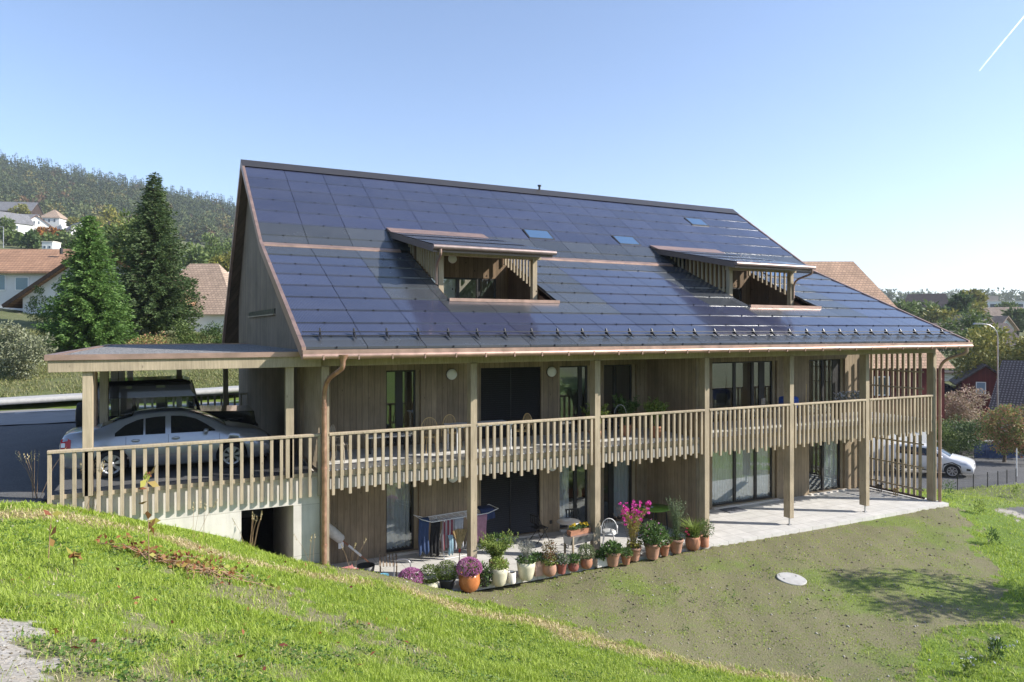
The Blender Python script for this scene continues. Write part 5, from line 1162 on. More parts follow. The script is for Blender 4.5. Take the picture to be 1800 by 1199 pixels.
shrub('pale silvery willow shrub at the left edge above the road bank', 30, 35.2, 3.0, 1.6, F_grey, 103, 4200, .15)
shrub('dark evergreen bush squeezed between the willow shrub and bright spruce', 92, 42, 2.9, 1.25, F_dark, 104, 2600)
shrub('small green shrub behind the willow shrub at the white gable', 68, 47, 3.0, .8, F_mid, 105, 1200)
shrub('reddish autumn shrub between the two spruces at their feet', 262, 41, 1.35, 1.3, F_red, 106, 1800, .12)
shrub('green laurel bush at the foot of the dark spruce, house side', 322, 42, 2.2, 1.25, F_mid, 107, 2600)
shrub('dark laurel bush under the white hip roofed house', 375, 43, 2.0, .95, F_dark, 108, 1800)
shrub('low yellow green bush beside the gable overhang', 400, 44, 1.2, .7, F_yel, 109, 900)
x, y = pc(232, 56); broad('garden_tree', 'leafy green tree just behind the two spruces', x, y, 9.5, 2.6, F_mid, 110, 2600, .35)
# right of the house
def rt(label, px, d, h, r, m, seed, n=2400, L=.4, tr=.3, z=None, nm='garden_tree', cat='tree', **k):
    x, y = pc(px, d); return broad(nm, label, x, y, h, r, m, seed, n, L, tr, 26, None, cat, z=z, **k)
rt('big yellow green tree towering behind the red shed', 1762, 72, 9.2, 5.2, F_yel, 111, 7500, .42, .2)
rt('dense green tree behind the low white building', 1690, 92, 8.5, 4.4, F_mid, 112, 4200, .45, .15)
rt('round green tree between dark barn roof and big yellow tree', 1722, 84, 8.2, 3.0, F_mid, 113, 3000, .42, .2)
rt('wide shrub of pinkish seed plumes above the stone wall', 1700, 54, 3.2, 2.1, F_pink, 114, 3800, .18, .03, z=-1.2, nm='plume_shrub', cat='shrub', limbs=False, spike=.8)
rt('second pinkish plume shrub, nearest the downpipe', 1664, 56, 3.2, 1.5, F_pink, 115, 2000, .18, .03, z=-1.3, nm='plume_shrub', cat='shrub', limbs=False, spike=.8)
rt('dark round bush at the right end of the stone wall', 1742, 49, 1.7, .8, F_dark, 116, 1400, .13, .02, z=-1.6, nm='garden_shrub', cat='shrub', limbs=False)
rt('dark green clipped hedge mass behind the white SUV', 1690, 46, 3.0, 1.75, F_dark, 117, 4600, .14, .02, nm='hedge_bush', cat='hedge', limbs=False)
rt('lighter green bush in front of the hedge near the downpipe', 1665, 44.5, 2.8, 1.2, F_mid, 118, 2400, .13, .02, nm='hedge_bush', cat='hedge', limbs=False)
rt('autumn tree turning red over the blue garden fence', 1765, 43, 3.9, 1.6, F_red, 119, 4600, .15, .12)
rt('red leaved shrub at the right edge below the speckled roof', 1805, 42, 4.2, 1.4, F_red, 120, 3000, .15, .1)
rt('yellow green shrub at the right edge behind the thin white post', 1800, 45, 2.2, 1.2, F_yel, 121, 1500, .14, .05, nm='garden_shrub', cat='shrub', limbs=False)
x, y = 20.4, -9.8; broad('cherry_tree', 'young yellowing tree on the lawn whose shadow falls across the grass', x, y, 6.4, 2.1, F_yel, 122, 2900, .17, .36, 18)
for i, (x, y, h, r) in enumerate(((34, -30, 9, 4), (47, -24, 11, 5), (26, -44, 10, 4.5))): broad('meadow_tree', ('nearest', 'tallest', 'farthest')[i]+' tree on the meadow mirrored in the house windows', x, y, h, r, F_mid, 130+i, 2200, .5, .25)
# village trees on the slopes
V_ = [(12, 250, 13, 7, F_mid, 'round green tree before the dark solar roofed barn'), (36, 330, 16, 9, F_yel, 'pale yellow tree at the forest edge above the barn'), (20, 215, 8, 6, F_mid, 'green tree below the white gable at the left edge'),
      (50, 205, 9, 7, F_mid, 'green tree under the orange roofed white house'), (55, 190, 9, 3, F_dark, 'small blue green conifer by the village lamp'), (92, 225, 12, 9, F_or, 'orange red autumn tree in the middle of the village'), (108, 200, 10, 9, F_mid, 'green tree right of the white tower block'),
      (130, 320, 12, 6, F_yel, 'yellow tree above the grey roofed village house'), (192, 260, 16, 9, F_yel, 'brownish tree right of the grey roofed village house'), (210, 180, 12, 9, F_mid, 'dark green tree behind the bright spruce'), (345, 160, 9, 6, F_mid, 'green tree left of the dark blue gable'),
      (365, 170, 10, 8, F_mid, 'green tree above the hip roofed house'), (395, 150, 9, 7, F_yel, 'yellow green tree against the gable overhang'), (385, 210, 13, 10, F_mid, 'broad green tree on the slope beside the gable'), (150, 230, 9, 7, F_mid, 'green tree between grey village roof and bright spruce'), (70, 235, 9, 6, F_mid, 'green tree beside the village house with the tan pyramid roof'),
      (1588, 150, 15, 9, F_mid, 'round green tree by the orange tiled roof'), (1612, 165, 15, 10, F_mid, 'broad olive tree below the flat dark roofed house'), (1640, 150, 14, 9, F_mid, 'green tree left of the big dark roofed villa'), (1655, 140, 12, 7, F_yel, 'brown green tree below the big dark roofed villa'),
      (1682, 150, 20, 6, F_dark, 'dark pointed tree right of the big villa'), (1704, 160, 19, 8, F_yel, 'light yellow green tree between villa and apartment block'), (1712, 190, 22, 6, F_yel, 'tall bare topped tree left of the apartment block'), (1672, 155, 12, 7, F_dark, 'dark green tree in front of the big villa'),
      (1738, 190, 9, 6, F_mid, 'green tree under the white apartment block'), (1790, 160, 11, 7, F_mid, 'green tree at the right edge below the tan gable house'), (1566, 160, 12, 7, F_mid, 'bushy tree peeping over the solar roof near the orange roof'), (1772, 200, 14, 6, F_mid, 'tree beside the apartment block'), (1600, 230, 16, 8, F_mid, 'tree behind the flat dark roofed house')]
for i, (px, d, h, r, m, lab) in enumerate(V_):
    x, y = pc(px, d); h, r = (h*.56, r*.75) if px > 1500 else ((h*.62, r*.8) if px < 140 else (h, r)); broad('village_tree', lab, x, y, h, r*.62, m, 140+i, 1300, 1.15 if d > 140 else .8, .12, 18, 'trees on the village slopes')
# the far wood: one mass
def forest():
    g = np.random.default_rng(77); Pp, Dd, Ll, Ww, Mi = [], [], [], [], []
    n = 3500; cols_ = g.uniform(-620, 620, n); ds = 440+520*g.random(n)**.8
    for cx, d in zip(cols_, ds):
        lim = 415+25*math.sin(cx*.02)+18*math.sin(cx*.051)
        if d < lim: continue
        x, y = pc(cx, d); z = h1(x, y); con = g.random() < (.72 if d > 620 else .38); h = g.uniform(17, 27) if con else g.uniform(13, 20); k = 130
        if con:
            q = g.random(k)**.8; a = g.random(k)*6.283; rr = (1-q)*h*.17*(.55+.45*g.random(k))+.2; p = np.stack([x+rr*np.cos(a), y+rr*np.sin(a), z+h*(.05+.95*q)], 1); dd = np.stack([np.cos(a), np.sin(a), -.35+0*a], 1); L_ = 2.6*(1.1-.7*q)
        else:
            p, dd = ball_pts(g, k, h*.27, (x, y, z+h*.58), 1, 1.35, .5); L_ = 2.3*np.ones(k)
            bb = np.sin(p[:, 0]*1.1+p[:, 2])*.8; p[:, 0] += bb; dd = dd+g.normal(size=dd.shape)*.6
        Pp.append(p); Dd.append(dd); Ll.append(L_*(.7+.6*g.random(k))); Ww.append(L_*.55); Mi.append(np.full(k, (0 if con else (1 if g.random() < .72 else (2 if g.random() < .7 else 3)))))
    V, F = leaf_quads(np.concatenate(Pp), np.concatenate(Dd), np.concatenate(Ll), np.concatenate(Ww), seed=78)
    o = np_mesh('forest', V, F, F_c := leafmat('forest_conifer', [(.026,.048,.022), (.05,.075,.033), (.085,.108,.045)], .7, .1, .05))
    for m in (leafmat('forest_broadleaf', [(.045,.075,.028), (.085,.115,.04), (.13,.15,.06)], .7, .15, .05), leafmat('forest_yellowing', [(.09,.10,.03), (.15,.14,.04), (.2,.17,.06)], .7, .15, .05), leafmat('forest_rusty', [(.11,.075,.035), (.16,.10,.05)], .7, .15, .05)): o.data.materials.append(m)
    o.data.polygons.foreach_set('material_index', np.concatenate(Mi).astype(np.int32)); tag(o, 'dense mixed forest covering the far hillside on the left', 'forest', kind='stuff')
forest()
# low far tree belt on the right skyline
g = np.random.default_rng(79); P, D = [], []
for k in range(170):
    x, y = pc(g.uniform(1380, 2100), g.uniform(560, 800)); z = h1(x, y); h = g.uniform(7, 13); p, d = ball_pts(g, 60, h*.5, (x, y, z+h*.45), 1.3, .9, .5); P.append(p); D.append(d+g.normal(size=d.shape)*.5)
tag(leafobj('far_woods', np.concatenate(P), np.concatenate(D), 3.0, 1.9, bpy.data.materials['forest_broadleaf'], None, 79), 'hazy belt of woods along the right hand skyline', 'woods', kind='stuff')
# ------------------------------------------------------------------ neighbouring buildings
def tiles(name, c, rows=3.0, ribs=3.4, var=.25):
    t = NT(name); tc = t.new('TexCoord'); uv = t.new('SeparateXYZ'); t.lk(tc.outputs['Object'], uv.inputs[0]); br = t.new('TexBrick'); mp = t.new('CombineXYZ')
    t.lk(t.math('MULTIPLY', uv.outputs[0], ribs), mp.inputs[0]); t.lk(t.math('MULTIPLY', uv.outputs[2], rows), mp.inputs[1]); t.lk(mp.outputs[0], br.inputs['Vector'])
    br.inputs['Scale'].default_value = 1; br.inputs['Brick Width'].default_value = 1; br.inputs['Row Height'].default_value = .6; br.inputs['Mortar Size'].default_value = .07
    br.inputs['Color1'].default_value = (*c, 1); br.inputs['Color2'].default_value = (*[v*(1-var) for v in c], 1); br.inputs['Mortar'].default_value = (*[v*.45 for v in c], 1)
    n = t.noise(tc.outputs['Object'], .7, 4); t.bump(br.outputs['Fac'], -.6, .05); return t.fin(t.scale(br.outputs['Color'], t.rng(n, .3, .7, .82, 1.15)), .85)
m_rendw = plain('white_render', (.66,.655,.64), .85, 0, .05, 1, .1, 40); m_rendc = plain('cream_render', (.55,.50,.40), .85, 0, .06, 1)
T_or = tiles('orange_tiles', (.42,.235,.14)); T_tan = tiles('tan_tiles', (.42,.31,.23)); T_dk = tiles('dark_tiles', (.10,.075,.07)); T_gr = tiles('grey_tiles', (.20,.20,.21)); T_red = tiles('red_tiles', (.36,.16,.10)); T_pale = tiles('pale_orange_tiles', (.52,.33,.22))
m_redwood = timber('red_boards', (.12,.018,.017), .18); m_brown = timber('dark_brown_boards', (.06,.04,.03), .2)
m_pane = plain('far_window_glass', (.05,.07,.09), .08, 0, .1, spec=.7); m_pane2 = plain('sky_painted_glass', (.20,.28,.36), .08, 0, .05, spec=.8)  # second glass: sky reflection painted in as a paler blue base
def gable_house(name, label, px, d, w, dep, he, hr, rz, wall, roofm, z=None, hip=0, over=.5, wins=(), group=None, cat='house', pane=None, chim=False):
    """block w wide (its front faces the viewer at rz 0), dep deep, eaves he, ridge hr, ridge along the width; rz turns it"""
    x, y = pc(px, d); x += FWD[0]*dep/2; y += FWD[1]*dep/2; z = h1(x, y)-.3 if z is None else z; o = thing(name, label, cat, (x, y, z), rz-math.atan2(FWD[0], FWD[1]), group); a, b = w/2, dep/2
    pts = [(-a, -b, -2), (-a, -b, he), (-a, 0, hr-.12) if not hip else (-a, 0, he), (-a, b, he), (-a, b, -2)]; MB().prism(pts, (w, 0, 0)).build('wall', wall, o)
    t_ = .16; ao, bo = a+over, b+over; sl = (hr-he)/b; ze = he-sl*over
    mb = MB()
    if hip:
        R_ = [(-a+hip, 0, hr), (a-hip, 0, hr)]; E_ = [(-ao, -bo, ze), (ao, -bo, ze), (ao, bo, ze), (-ao, bo, ze)]
        mb.add([*E_, *R_], [(0, 1, 5, 4), (2, 3, 4, 5), (1, 2, 5), (3, 0, 4), (0, 3, 2, 1)])
    else:
        for s_ in (-1, 1): mb.prism([(-ao, s_*bo, ze), (-ao, 0, hr), (-ao, 0, hr+t_), (-ao, s_*bo, ze+t_)], (2*ao, 0, 0))
    rf = mb.build('roof', roofm, o)
    if chim: MB().box(a*.3, a*.3+.5, -.9, -.4, hr-.9, hr+.7).build('chimney', wall, rf)
    for (u, zz, ww, hh) in wins:               # on the front
        f_ = MB().box(u-ww/2-.08, u+ww/2+.08, -b-.05, -b+.02, zz-.08, zz+hh+.08).build('window', m_white, o); MB().box(u-ww/2, u+ww/2, -b-.06, -b-.045, zz, zz+hh).build('pane', pane or m_pane, f_)
    return o
def gwin(o, a, wins, side=1, m=None):           # windows in the gable end
    for (v, zz, ww, hh) in wins:
        x0 = side*a; f_ = MB().box(min(x0-.02*side, x0+.05*side), max(x0-.02*side, x0+.05*side), v-ww/2-.08, v+ww/2+.08, zz-.08, zz+hh+.08).build('window', m_white, o)
        MB().box(min(x0+.045*side, x0+.06*side), max(x0+.045*side, x0+.06*side), v-ww/2, v+ww/2, zz, zz+hh).build('pane', m or m_pane, f_)
# left across the road
o = gable_house('white_house', 'white house with a brown tiled roof behind the bright spruce, left edge', 8, 58, 16, 8.5, 4.9, 7.1, 0, m_rendw, T_or, z=6.65, wins=((-.9, 3.3, 1.9, 1.25), (1.5, 3.3, 1.0, 1.0), (-4.5, 3.3, 1.9, 1.25)), pane=m_pane2)
MB().tube([(3.2, -1.8, 6.6), (3.2, -1.8, 7.15)], .13, 8).build('vent_pipe', m_black, o)
# lower wing: white gable wall with one long roof slope
a_ = at(10, 540, 56); pL, pR = at(18, 538, 56), at(140, 440, 56); x, y = pc(85, 56); th = -math.atan2(FWD[0], FWD[1]); o = thing('garage_wing', 'white walled lean-to wing with a long sloping brown verge beside the bright spruce', 'building', (x, y, 0), th)
k = 56/1200; X = lambda px: (px-85)*k
Z = lambda py: CAM[2]-(py-582)*k
MB().prism([(X(40), 0, 5), (X(40), 0, Z(524)), (X(172), 0, Z(436)), (X(300), 0, Z(524)), (X(300), 0, 5)], (0, 6, 0)).build('wall', m_rendw, o)
MB().prism([(X(14), -.6, Z(541)), (X(172), -.6, Z(434)), (X(172), -.6, Z(428)), (X(14), -.6, Z(535))], (0, 7.2, 0)).prism([(X(172), -.6, Z(434)), (X(320), -.6, Z(535)), (X(320), -.6, Z(529)), (X(172), -.6, Z(428))], (0, 7.2, 0)).build('roof', T_or, o)
MB().bar((X(14), -.62, Z(539)), (X(172), -.62, Z(432)), .05, .3).build('bargeboard', m_brown, o); MB().box(X(108), X(116), -.04, -.002, Z(512), Z(483)).build('window', m_pane, o)
o = gable_house('white_house', 'white house with a tan hip roof between the dark spruce and the gable', 322, 58, 8.6, 8, 2.9, 7.1, 0, m_rendw, T_tan, z=5.45, hip=3.0)
# village on the left slope
GL = 'houses on the village slope left of the gable'
gable_house('barn', 'long barn with a dark solar roof high in the village, left edge', 14, 345, 20, 11, 5, 10, R(8), m_brown, T_gr, group=GL, cat='barn')
gable_house('village_house', 'white house with a tan pyramid roof in the village', 85, 320, 9, 9, 5, 9.2, R(5), m_rendw, T_tan, hip=4.3, wins=((-2.4, 2.6, .8, 1.4), (0, 2.6, .8, 1.4), (2.4, 2.6, .8, 1.4)), group=GL)
o = gable_house('village_house', 'white gabled house at the left edge of the village', 3, 265, 12, 9, 5, 9, R(62), m_rendw, T_gr, group=GL, wins=((0, 2.5, 1.2, 1.2),)); gwin(o, 6, ((-2, 2.5, 1.1, 1.2), (2, 2.5, 1.1, 1.2)), 1)
o = gable_house('village_house', 'white gabled house with an orange roof in the village', 54, 280, 10, 9, 4, 7.6, R(-62), m_rendw, T_red, group=GL); gwin(o, 5, ((-.8, 4.2, .5, 1.1), (.8, 4.2, .5, 1.1)), -1); gwin(o, 5, ((-.8, 4.2, .5, 1.1), (.8, 4.2, .5, 1.1)), 1)
gable_house('village_house', 'low house with a grey roof left of the orange roof', 36, 305, 9, 9, 3.5, 6.4, R(10), m_rendc, T_gr, group=GL)
o = gable_house('village_house', 'white house with a pale grey roof above the bright spruce', 126, 285, 11, 9, 3.4, 7, R(-40), m_rendw, T_gr, group=GL, wins=((-2, 1, 1.2, 1.2), (2, 1, 1.2, 1.2))); gwin(o, 5.5, ((0, 3, 1, 1),), 1)
o = gable_house('village_house', 'narrow white tower like building with square windows', 83, 165, 2.6, 3, 5.4, 5.5, 0, m_rendw, m_conc, over=.1, group=GL, wins=[(u, zz, .55, .6) for u in (-.6, .6) for zz in (1.2, 2.5, 3.8)])
gable_house('village_house', 'house with a grey roof between dark spruce and gable', 352, 190, 11, 9, 3.4, 6.4, R(6), m_rendw, T_gr, group=GL, chim=True)
gable_house('village_shed', 'dark blue gabled shed below the grey roof', 335, 150, 4, 4, 2.4, 4.4, R(75), plain('dark_blue_boards', (.02,.025,.05), .8), T_dk, group=GL, cat='shed')
# behind the right end of the roof
gable_house('tiled_house', 'large red boarded house with a pale orange roof behind the right roof end', 1522, 52, 12.0, 13, 5.25, 13.4, 0, m_redwood, T_pale, z=-1.0, hip=3.7, wins=((-3.2, 2.6, 1.0, 1.3), (1.2, 2.6, 1.0, 1.3)))
gable_house('white_garage', 'white walled garage seen through the lower lattice', 1560, 41, 4.6, 5, 2.5, 2.62, R(4), m_rendw, m_conc, z=-1.9, over=.1, cat='garage')
# right edge
o = gable_house('red_shed', 'dark red boarded shed with a white window and a dark roof', 1750, 70, 5.6, 4.1, 3.8, 5.4, R(62), m_redwood, T_dk, z=-2.5, over=.6, cat='shed'); gwin(o, 2.8, ((.4, 2.6, .7, 1.05),), -1, m_pane2)
for s_ in (): pass
t = NT('speckled_tiles'); tc = t.new('TexCoord'); uv = t.new('SeparateXYZ'); t.lk(tc.outputs['Object'], uv.inputs[0]); mp = t.new('CombineXYZ'); t.lk(t.math('MULTIPLY', uv.outputs[0], 4.0), mp.inputs[0]); t.lk(t.math('MULTIPLY', uv.outputs[2], 5.0), mp.inputs[1])
vo = t.new('TexVoronoi'); vo.inputs['Randomness'].default_value = .12; vo.inputs['Scale'].default_value = 1; t.lk(mp.outputs[0], vo.inputs['Vector']); T_sp = t.fin(t.mix(t.rng(vo.outputs['Distance'], .22, .36, 1, 0), (.075,.06,.055), (.24,.215,.2)), .75)
gable_house('white_house', 'white house with dark speckled roof tiles at the right edge', 1985, 54.4, 10.9, 9.1, 2.3, 7.0, R(-50), m_rendw, T_sp, z=-3.4, over=.3)
gable_house('barn', 'long barn with a dark brown roof beyond the eave corner', 1725, 105, 17, 14, 3.6, 9.4, R(0), m_brown, T_dk, z=-1.8, cat='barn')
gable_house('flat_shed', 'low pale flat roofed building left of the red shed', 1690, 88, 8.6, 4, 2.2, 2.35, R(0), m_rendw, T_dk, z=-1.2, over=.4, cat='shed', wins=((1.2, .6, 1, .9),))
# right skyline houses
GR = 'houses on the right skyline'
o = gable_house('villa', 'large villa with a dark hipped gable roof on the right skyline', 1650, 185, 12, 11, 4.6, 10, R(-30), m_rendw, T_dk, group=GR, over=1.1, hip=1.5, wins=((-3, 1.2, 1.5, 1.6), (0, 1.2, 1.5, 1.6), (3, 1.2, 1.5, 1.6), (3, 5, .9, 1)))
gable_house('village_house', 'flat dark roofed house beside the orange tiled roof', 1575, 215, 8, 8, 5.2, 5.6, 0, m_brown, T_dk, group=GR, over=.6)
o = gable_house('apartment_block', 'white flat roofed apartment block with window bands on the right skyline', 1764, 260, 17, 9, 7.2, 7.4, R(-4), m_rendw, m_conc, group=GR, over=.2, cat='apartment block', wins=[(u, zz, 2.2, 1.3) for u in (-6.5, -3.5, 0, 3.4, 6.4) for zz in (1.6, 4.9)]); MB().box(-4.5, 0, -2, 3, 7.4, 9.4).build('roof_storey', m_room, o)
gable_house('village_house', 'tan gabled house right of the twin gables on the skyline', 1776, 175, 8.5, 8, 3.4, 6.4, R(-24), m_rendc, T_tan, group=GR, over=.8, wins=((-2.4, 2, .8, .9), (0, 2, .8, .9), (2.4, 2, .8, .9)))
o = gable_house('village_house', 'left one of two small gabled houses above the dark barn roof', 1722, 140, 6, 6, 2.6, 5.2, R(-66), m_rendw, T_tan, group=GR, over=.7); gwin(o, 3, ((0, 1.8, 1.6, 1.3),), -1)
o = gable_house('village_house', 'right one of two small gabled houses above the dark barn roof', 1758, 142, 6, 6, 2.6, 5.0, R(-66), m_rendw, T_tan, group=GR, over=.7); gwin(o, 3, ((0, 1.8, 1.6, 1.3),), -1)
# yard beyond: pale paving, mound, wall, small fence, lamp, posts
x, y = pc(1682, 78); yd = tag(MB().lathe([(5.2, -1.2), (4.2, -.2), (2.6, .5), (.001, .9)], 30, (x, y, h1(x, y))).build('grass_mound', leaf_ := plain('mound_grass', (.24,.33,.05), .9, 0, .25, 2, .3, 12)), kind='structure')
P = [gpt(a, b) for a, b in ((1600,690),(1748,690),(1752,712),(1600,718))]; MB_ = MB().add([(p[0], p[1], h1(p[0], p[1])+.06) for p in P], [(0, 1, 2, 3)]); tag(MB_.build('pavement', m_kerb), kind='structure')
x, y = pc(1702, 47); o = thing('stone_wall', 'dark dry stone retaining wall below the plume shrubs', 'wall', (x, y, h1(x, y)-.3), -math.atan2(FWD[0], FWD[1]))
g = np.random.default_rng(88); mb = MB()
for r_ in range(5):
    u = -2.6
    while u < 2.2:
        w_ = g.uniform(.3, .7); mb.box(u, u+w_-.02, -.1-g.random()*.07, .3, .25*r_, .25*r_+.235); u += w_
mb.build('stones', plain('dark_stone', (.13,.125,.12), .9, 0, .3, 3, .3, 20), o, .015); MB().box(-2.65, -1.2, -.3, -.12, 0, .95).build('pale_block', m_kerb, o); MB().box(-2.7, 2.3, -.14, .34, 1.255, 1.33).build('coping', m_kerb, o)
x, y = pc(1754, 56); lz = h1(x, y); o = thing('street_lamp', 'tall pale steel street lamp with a curved arm before the red shed', 'street lamp', (x, y, lz), -math.atan2(FWD[0], FWD[1])); top = CAM[2]+(582-570)/1200*56-lz
MB().tube([(0, 0, 0), (0, 0, 1.2), (0, 0, top-1.25)], [.085, .075, .05], 10).build('pole', m_zinc, o); MB().tube([(0, 0, top-1.3)]+[(-1.1*(1-math.cos(q)), 0, top-1.1+1.1*math.sin(q)) for q in np.linspace(0, 1.5, 9)]+[(-1.4, 0, top+.03)], .04, 8).build('arm', m_zinc, o); MB().prism([(-2.0, -.14, top-.02), (-1.25, -.1, top-.02), (-1.25, -.1, top+.1), (-1.9, -.14, top+.12)], (0, .26, 0)).build('lamp_head', m_zinc, o)
x, y = pc(6, 150); z = h1(x, y); o = thing('street_lamp', 'slim white street lamp low in the village at the left edge', 'street lamp', (x, y, z)); MB().tube([(0, 0, 0), (0, 0, 9)], .08, 6).build('pole', m_zinc, o); MB().tube([(0, 0, 9), (-1.2, 0, 9.2)], .07, 6).build('arm', m_zinc, o)
p = gpt(1787, 838); z = h1(p[0], p[1]); o = thing('marker_post', 'thin white post at the end of the wire mesh fence', 'post', (p[0], p[1], z)); MB().tube([(0, 0, -.1), (0, 0, 1.55)], .03, 8).build('shaft', m_white, o); MB().lathe([(.035, 1.55), (.02, 1.6), (.001, 1.6)], 8).build('cap', m_black, o)
x, y = pc(1752, 45.5); o = thing('board_fence', 'low blue board fence under the autumn tree', 'fence', (x, y, h1(x, y)), -math.atan2(FWD[0], FWD[1])); mb = MB()
for k in range(22): mb.box(-1.5+.15*k, -1.36+.15*k, -.015, .015, 0, .95)
mb.build('boards', plain('blue_boards', (.03,.06,.16), .7), o); MB().box(-1.5, 1.8, .015, .05, .25, .33).box(-1.5, 1.8, .015, .05, .7, .78).build('rail', m_black, o)
# aeroplane trail: a long thin streak of ice cloud high up
d = 7000; pts = [at(1722, 124, d), at(1752, 87, d), at(1800, 29, d), at(1850, -34, d)]
t = NT('ice_trail'); em = t.new('BsdfDiffuse'); em.inputs[0].default_value = (1, 1, 1, 1); el = t.new('BsdfTranslucent'); el.inputs[0].default_value = (1, 1, 1, 1); ad = t.new('AddShader'); t.lk(em.outputs[0], ad.inputs[0]); t.lk(el.outputs[0], ad.inputs[1]); tr = t.new('BsdfTransparent'); mx = t.new('MixShader'); t.lk(t.rng(t.noise(t.coord('Object'), .006, 4), .3, .7, .2, .5), mx.inputs[0]); t.lk(tr.outputs[0], mx.inputs[1]); t.lk(ad.outputs[0], mx.inputs[2]); t.lk(mx.outputs[0], t.out.inputs[0])
tag(MB().tube([tuple(p) for p in pts], [5, 7, 7.5, 8], 10).build('contrail', t.m), 'short white aeroplane trail in the upper right sky', 'contrail')
# ------------------------------------------------------------------ grass blades, weeds, clods
def scatter(n, d0, d1, seed, half=50):
    g = np.random.default_rng(seed); a = np.radians(g.uniform(-half, half, n))+yaw0; d = d0*(d1/d0)**g.random(n)
    X = CAM[0]+d*np.sin(a); Y = CAM[1]+d*np.cos(a); return X, Y, d, g
G_a = leafmat('lawn_blades', [(.19,.28,.02), (.34,.45,.05), (.48,.56,.14)], .5, .45, .9)
G_b = leafmat('straw_blades', [(.34,.27,.13), (.55,.45,.24), (.66,.57,.36)], .7, .25, .9)
X, Y, d, g = scatter(820000, 3.6, 44, 201)
gr, pa, st, ba = ground_masks(X, Y); Z_ = H(X, Y)
ok = (Y < -.02) | (X < -5.55) | (X > 22.9); ok &= ~((X > .05) & (X < 22.8) & (Y > -.45)); ok &= ~((X < .3) & (Y > .1))
lawn = ba
keep = ok & (g.random(len(X)) < np.where(lawn, gr*.95+.2, gr)*(1-st*.75))
px_, py_, ff = photo_cols(X, Y, Z_)
V, F = blades(np.stack([X, Y, Z_-.005], 1)[keep], np.where(lawn, .032, .085)[keep]*(.35+1.0*g.random(keep.sum()))*(.4+1.15*vnoise(X, Y, 2.3, 9)[keep]), .3+.8*g.random(keep.sum()), np.clip(.00088*d[keep], .0045, .018)*(.7+.6*g.random(keep.sum())), g)
tag(np_mesh('grass', V, F, G_a), 'fresh green grass on the bank and thin young grass on the lawn', 'grass', kind='stuff')
k2 = ok & (g.random(len(X)) < np.clip(st*1.3, 0, 1)) & ~keep
k3 = ok & ~keep & ~lawn & (pa < .5) & (g.random(len(X)) < .05); k2 |= k3
V, F = blades(np.stack([X, Y, Z_-.005], 1)[k2], .07*(.4+g.random(k2.sum())), .7+.8*g.random(k2.sum()), np.clip(.001*d[k2], .005, .018), g)
tag(np_mesh('dry_grass', V, F, G_b), 'band of straw coloured dry grass along the edge of the bank', 'dry grass', kind='stuff')
# grass on the bank across the road
g = np.random.default_rng(205); n = 150000; X = g.uniform(-48, 4, n); Y = g.uniform(22.6, 38, n); k4 = vnoise(X, Y, .9, 12)+.4*g.random(n) > .45
X, Y = X[k4], Y[k4]; V, F = blades(np.stack([X, Y, H(X, Y)], 1), .13*(.5+.9*g.random(len(X))), .4+.8*g.random(len(X)), .035*(.6+.8*g.random(len(X))), g)
tag(np_mesh('bank_grass', V, F, leafmat('bank_blades', [(.13,.17,.05), (.24,.26,.09), (.36,.33,.17)], .6, .35, .5)), 'rough olive grass on the bank across the road', 'grass', kind='stuff')
# low broad leaved weeds in the turf
X, Y, d, g = scatter(30000, 3.6, 26, 206); gr, pa, st, ba = ground_masks(X, Y); pn = vnoise(X, Y, 1.6, 16)
k5 = (Y < -.8) & (pa < .5) & (pn > np.where(ba, .82, .6)) & (st < .3); X, Y, d = X[k5], Y[k5], d[k5]; n = len(X); o_ = g.normal(size=(n, 3, 3))*np.array([.03, .03, .012]); P = np.repeat(np.stack([X, Y, H(X, Y)+.035], 1)[:, None], 3, 1)+o_
D = g.normal(size=(n*3, 3))*[1, 1, .25]; tag(leafobj('clover', P.reshape(-1, 3), D, .045*(.6+.8*g.random(n*3)), .03, leafmat('clover_leaves', [(.05,.11,.02), (.10,.19,.035), (.20,.26,.08)], .6, .3), None, 261), 'patches of low clover and broad leaved weeds in the turf', 'clover', kind='stuff')
# clods and pebbles
X, Y, d, g = scatter(48000, 3.6, 34, 202); gr, pa, st, ba = ground_masks(X, Y); ok = ((Y < -.5) | (X > 23)) & ((X > -.3) | (Y < -.5)) & (g.random(len(X)) < np.where(pa > .5, .9, np.where(ba, .35, .6*(1-gr))))
ok &= ~((np.hypot(X-11.3, Y+3.45) < .5))
X, Y, d = X[ok], Y[ok], d[ok]; n = len(X); s_ = np.clip(.0016*d, .008, .03)*(.5+1.0*g.random(n)**2.2)
o8 = np.array([[1,0,0],[-1,0,0],[0,1,0],[0,-1,0],[0,0,1],[0,0,-1]], float); f8 = np.array([[0,2,4],[2,1,4],[1,3,4],[3,0,4],[2,0,5],[1,2,5],[3,1,5],[0,3,5]])
V = o8[None]*s_[:, None, None]*(.6+.7*g.random((n, 6, 1)))*np.array([1, 1, .65])+np.stack([X, Y, H(X, Y)+s_*.2], 1)[:, None]
t = NT('clods_pebbles'); geo = t.new('NewGeometry'); m_clod = t.fin(t.ramp(geo.outputs['Random Per Island'], [(0, (.10,.08,.055)), (.6, (.21,.18,.13)), (1, (.42,.40,.36))]), .95)
tag(np_mesh('pebbles', V.reshape(-1, 3), (np.arange(n)[:, None, None]*6+f8[None]).reshape(-1, 3), m_clod), 'soil clods and pebbles on the bare lawn and the gravel path', 'pebbles', kind='stuff')
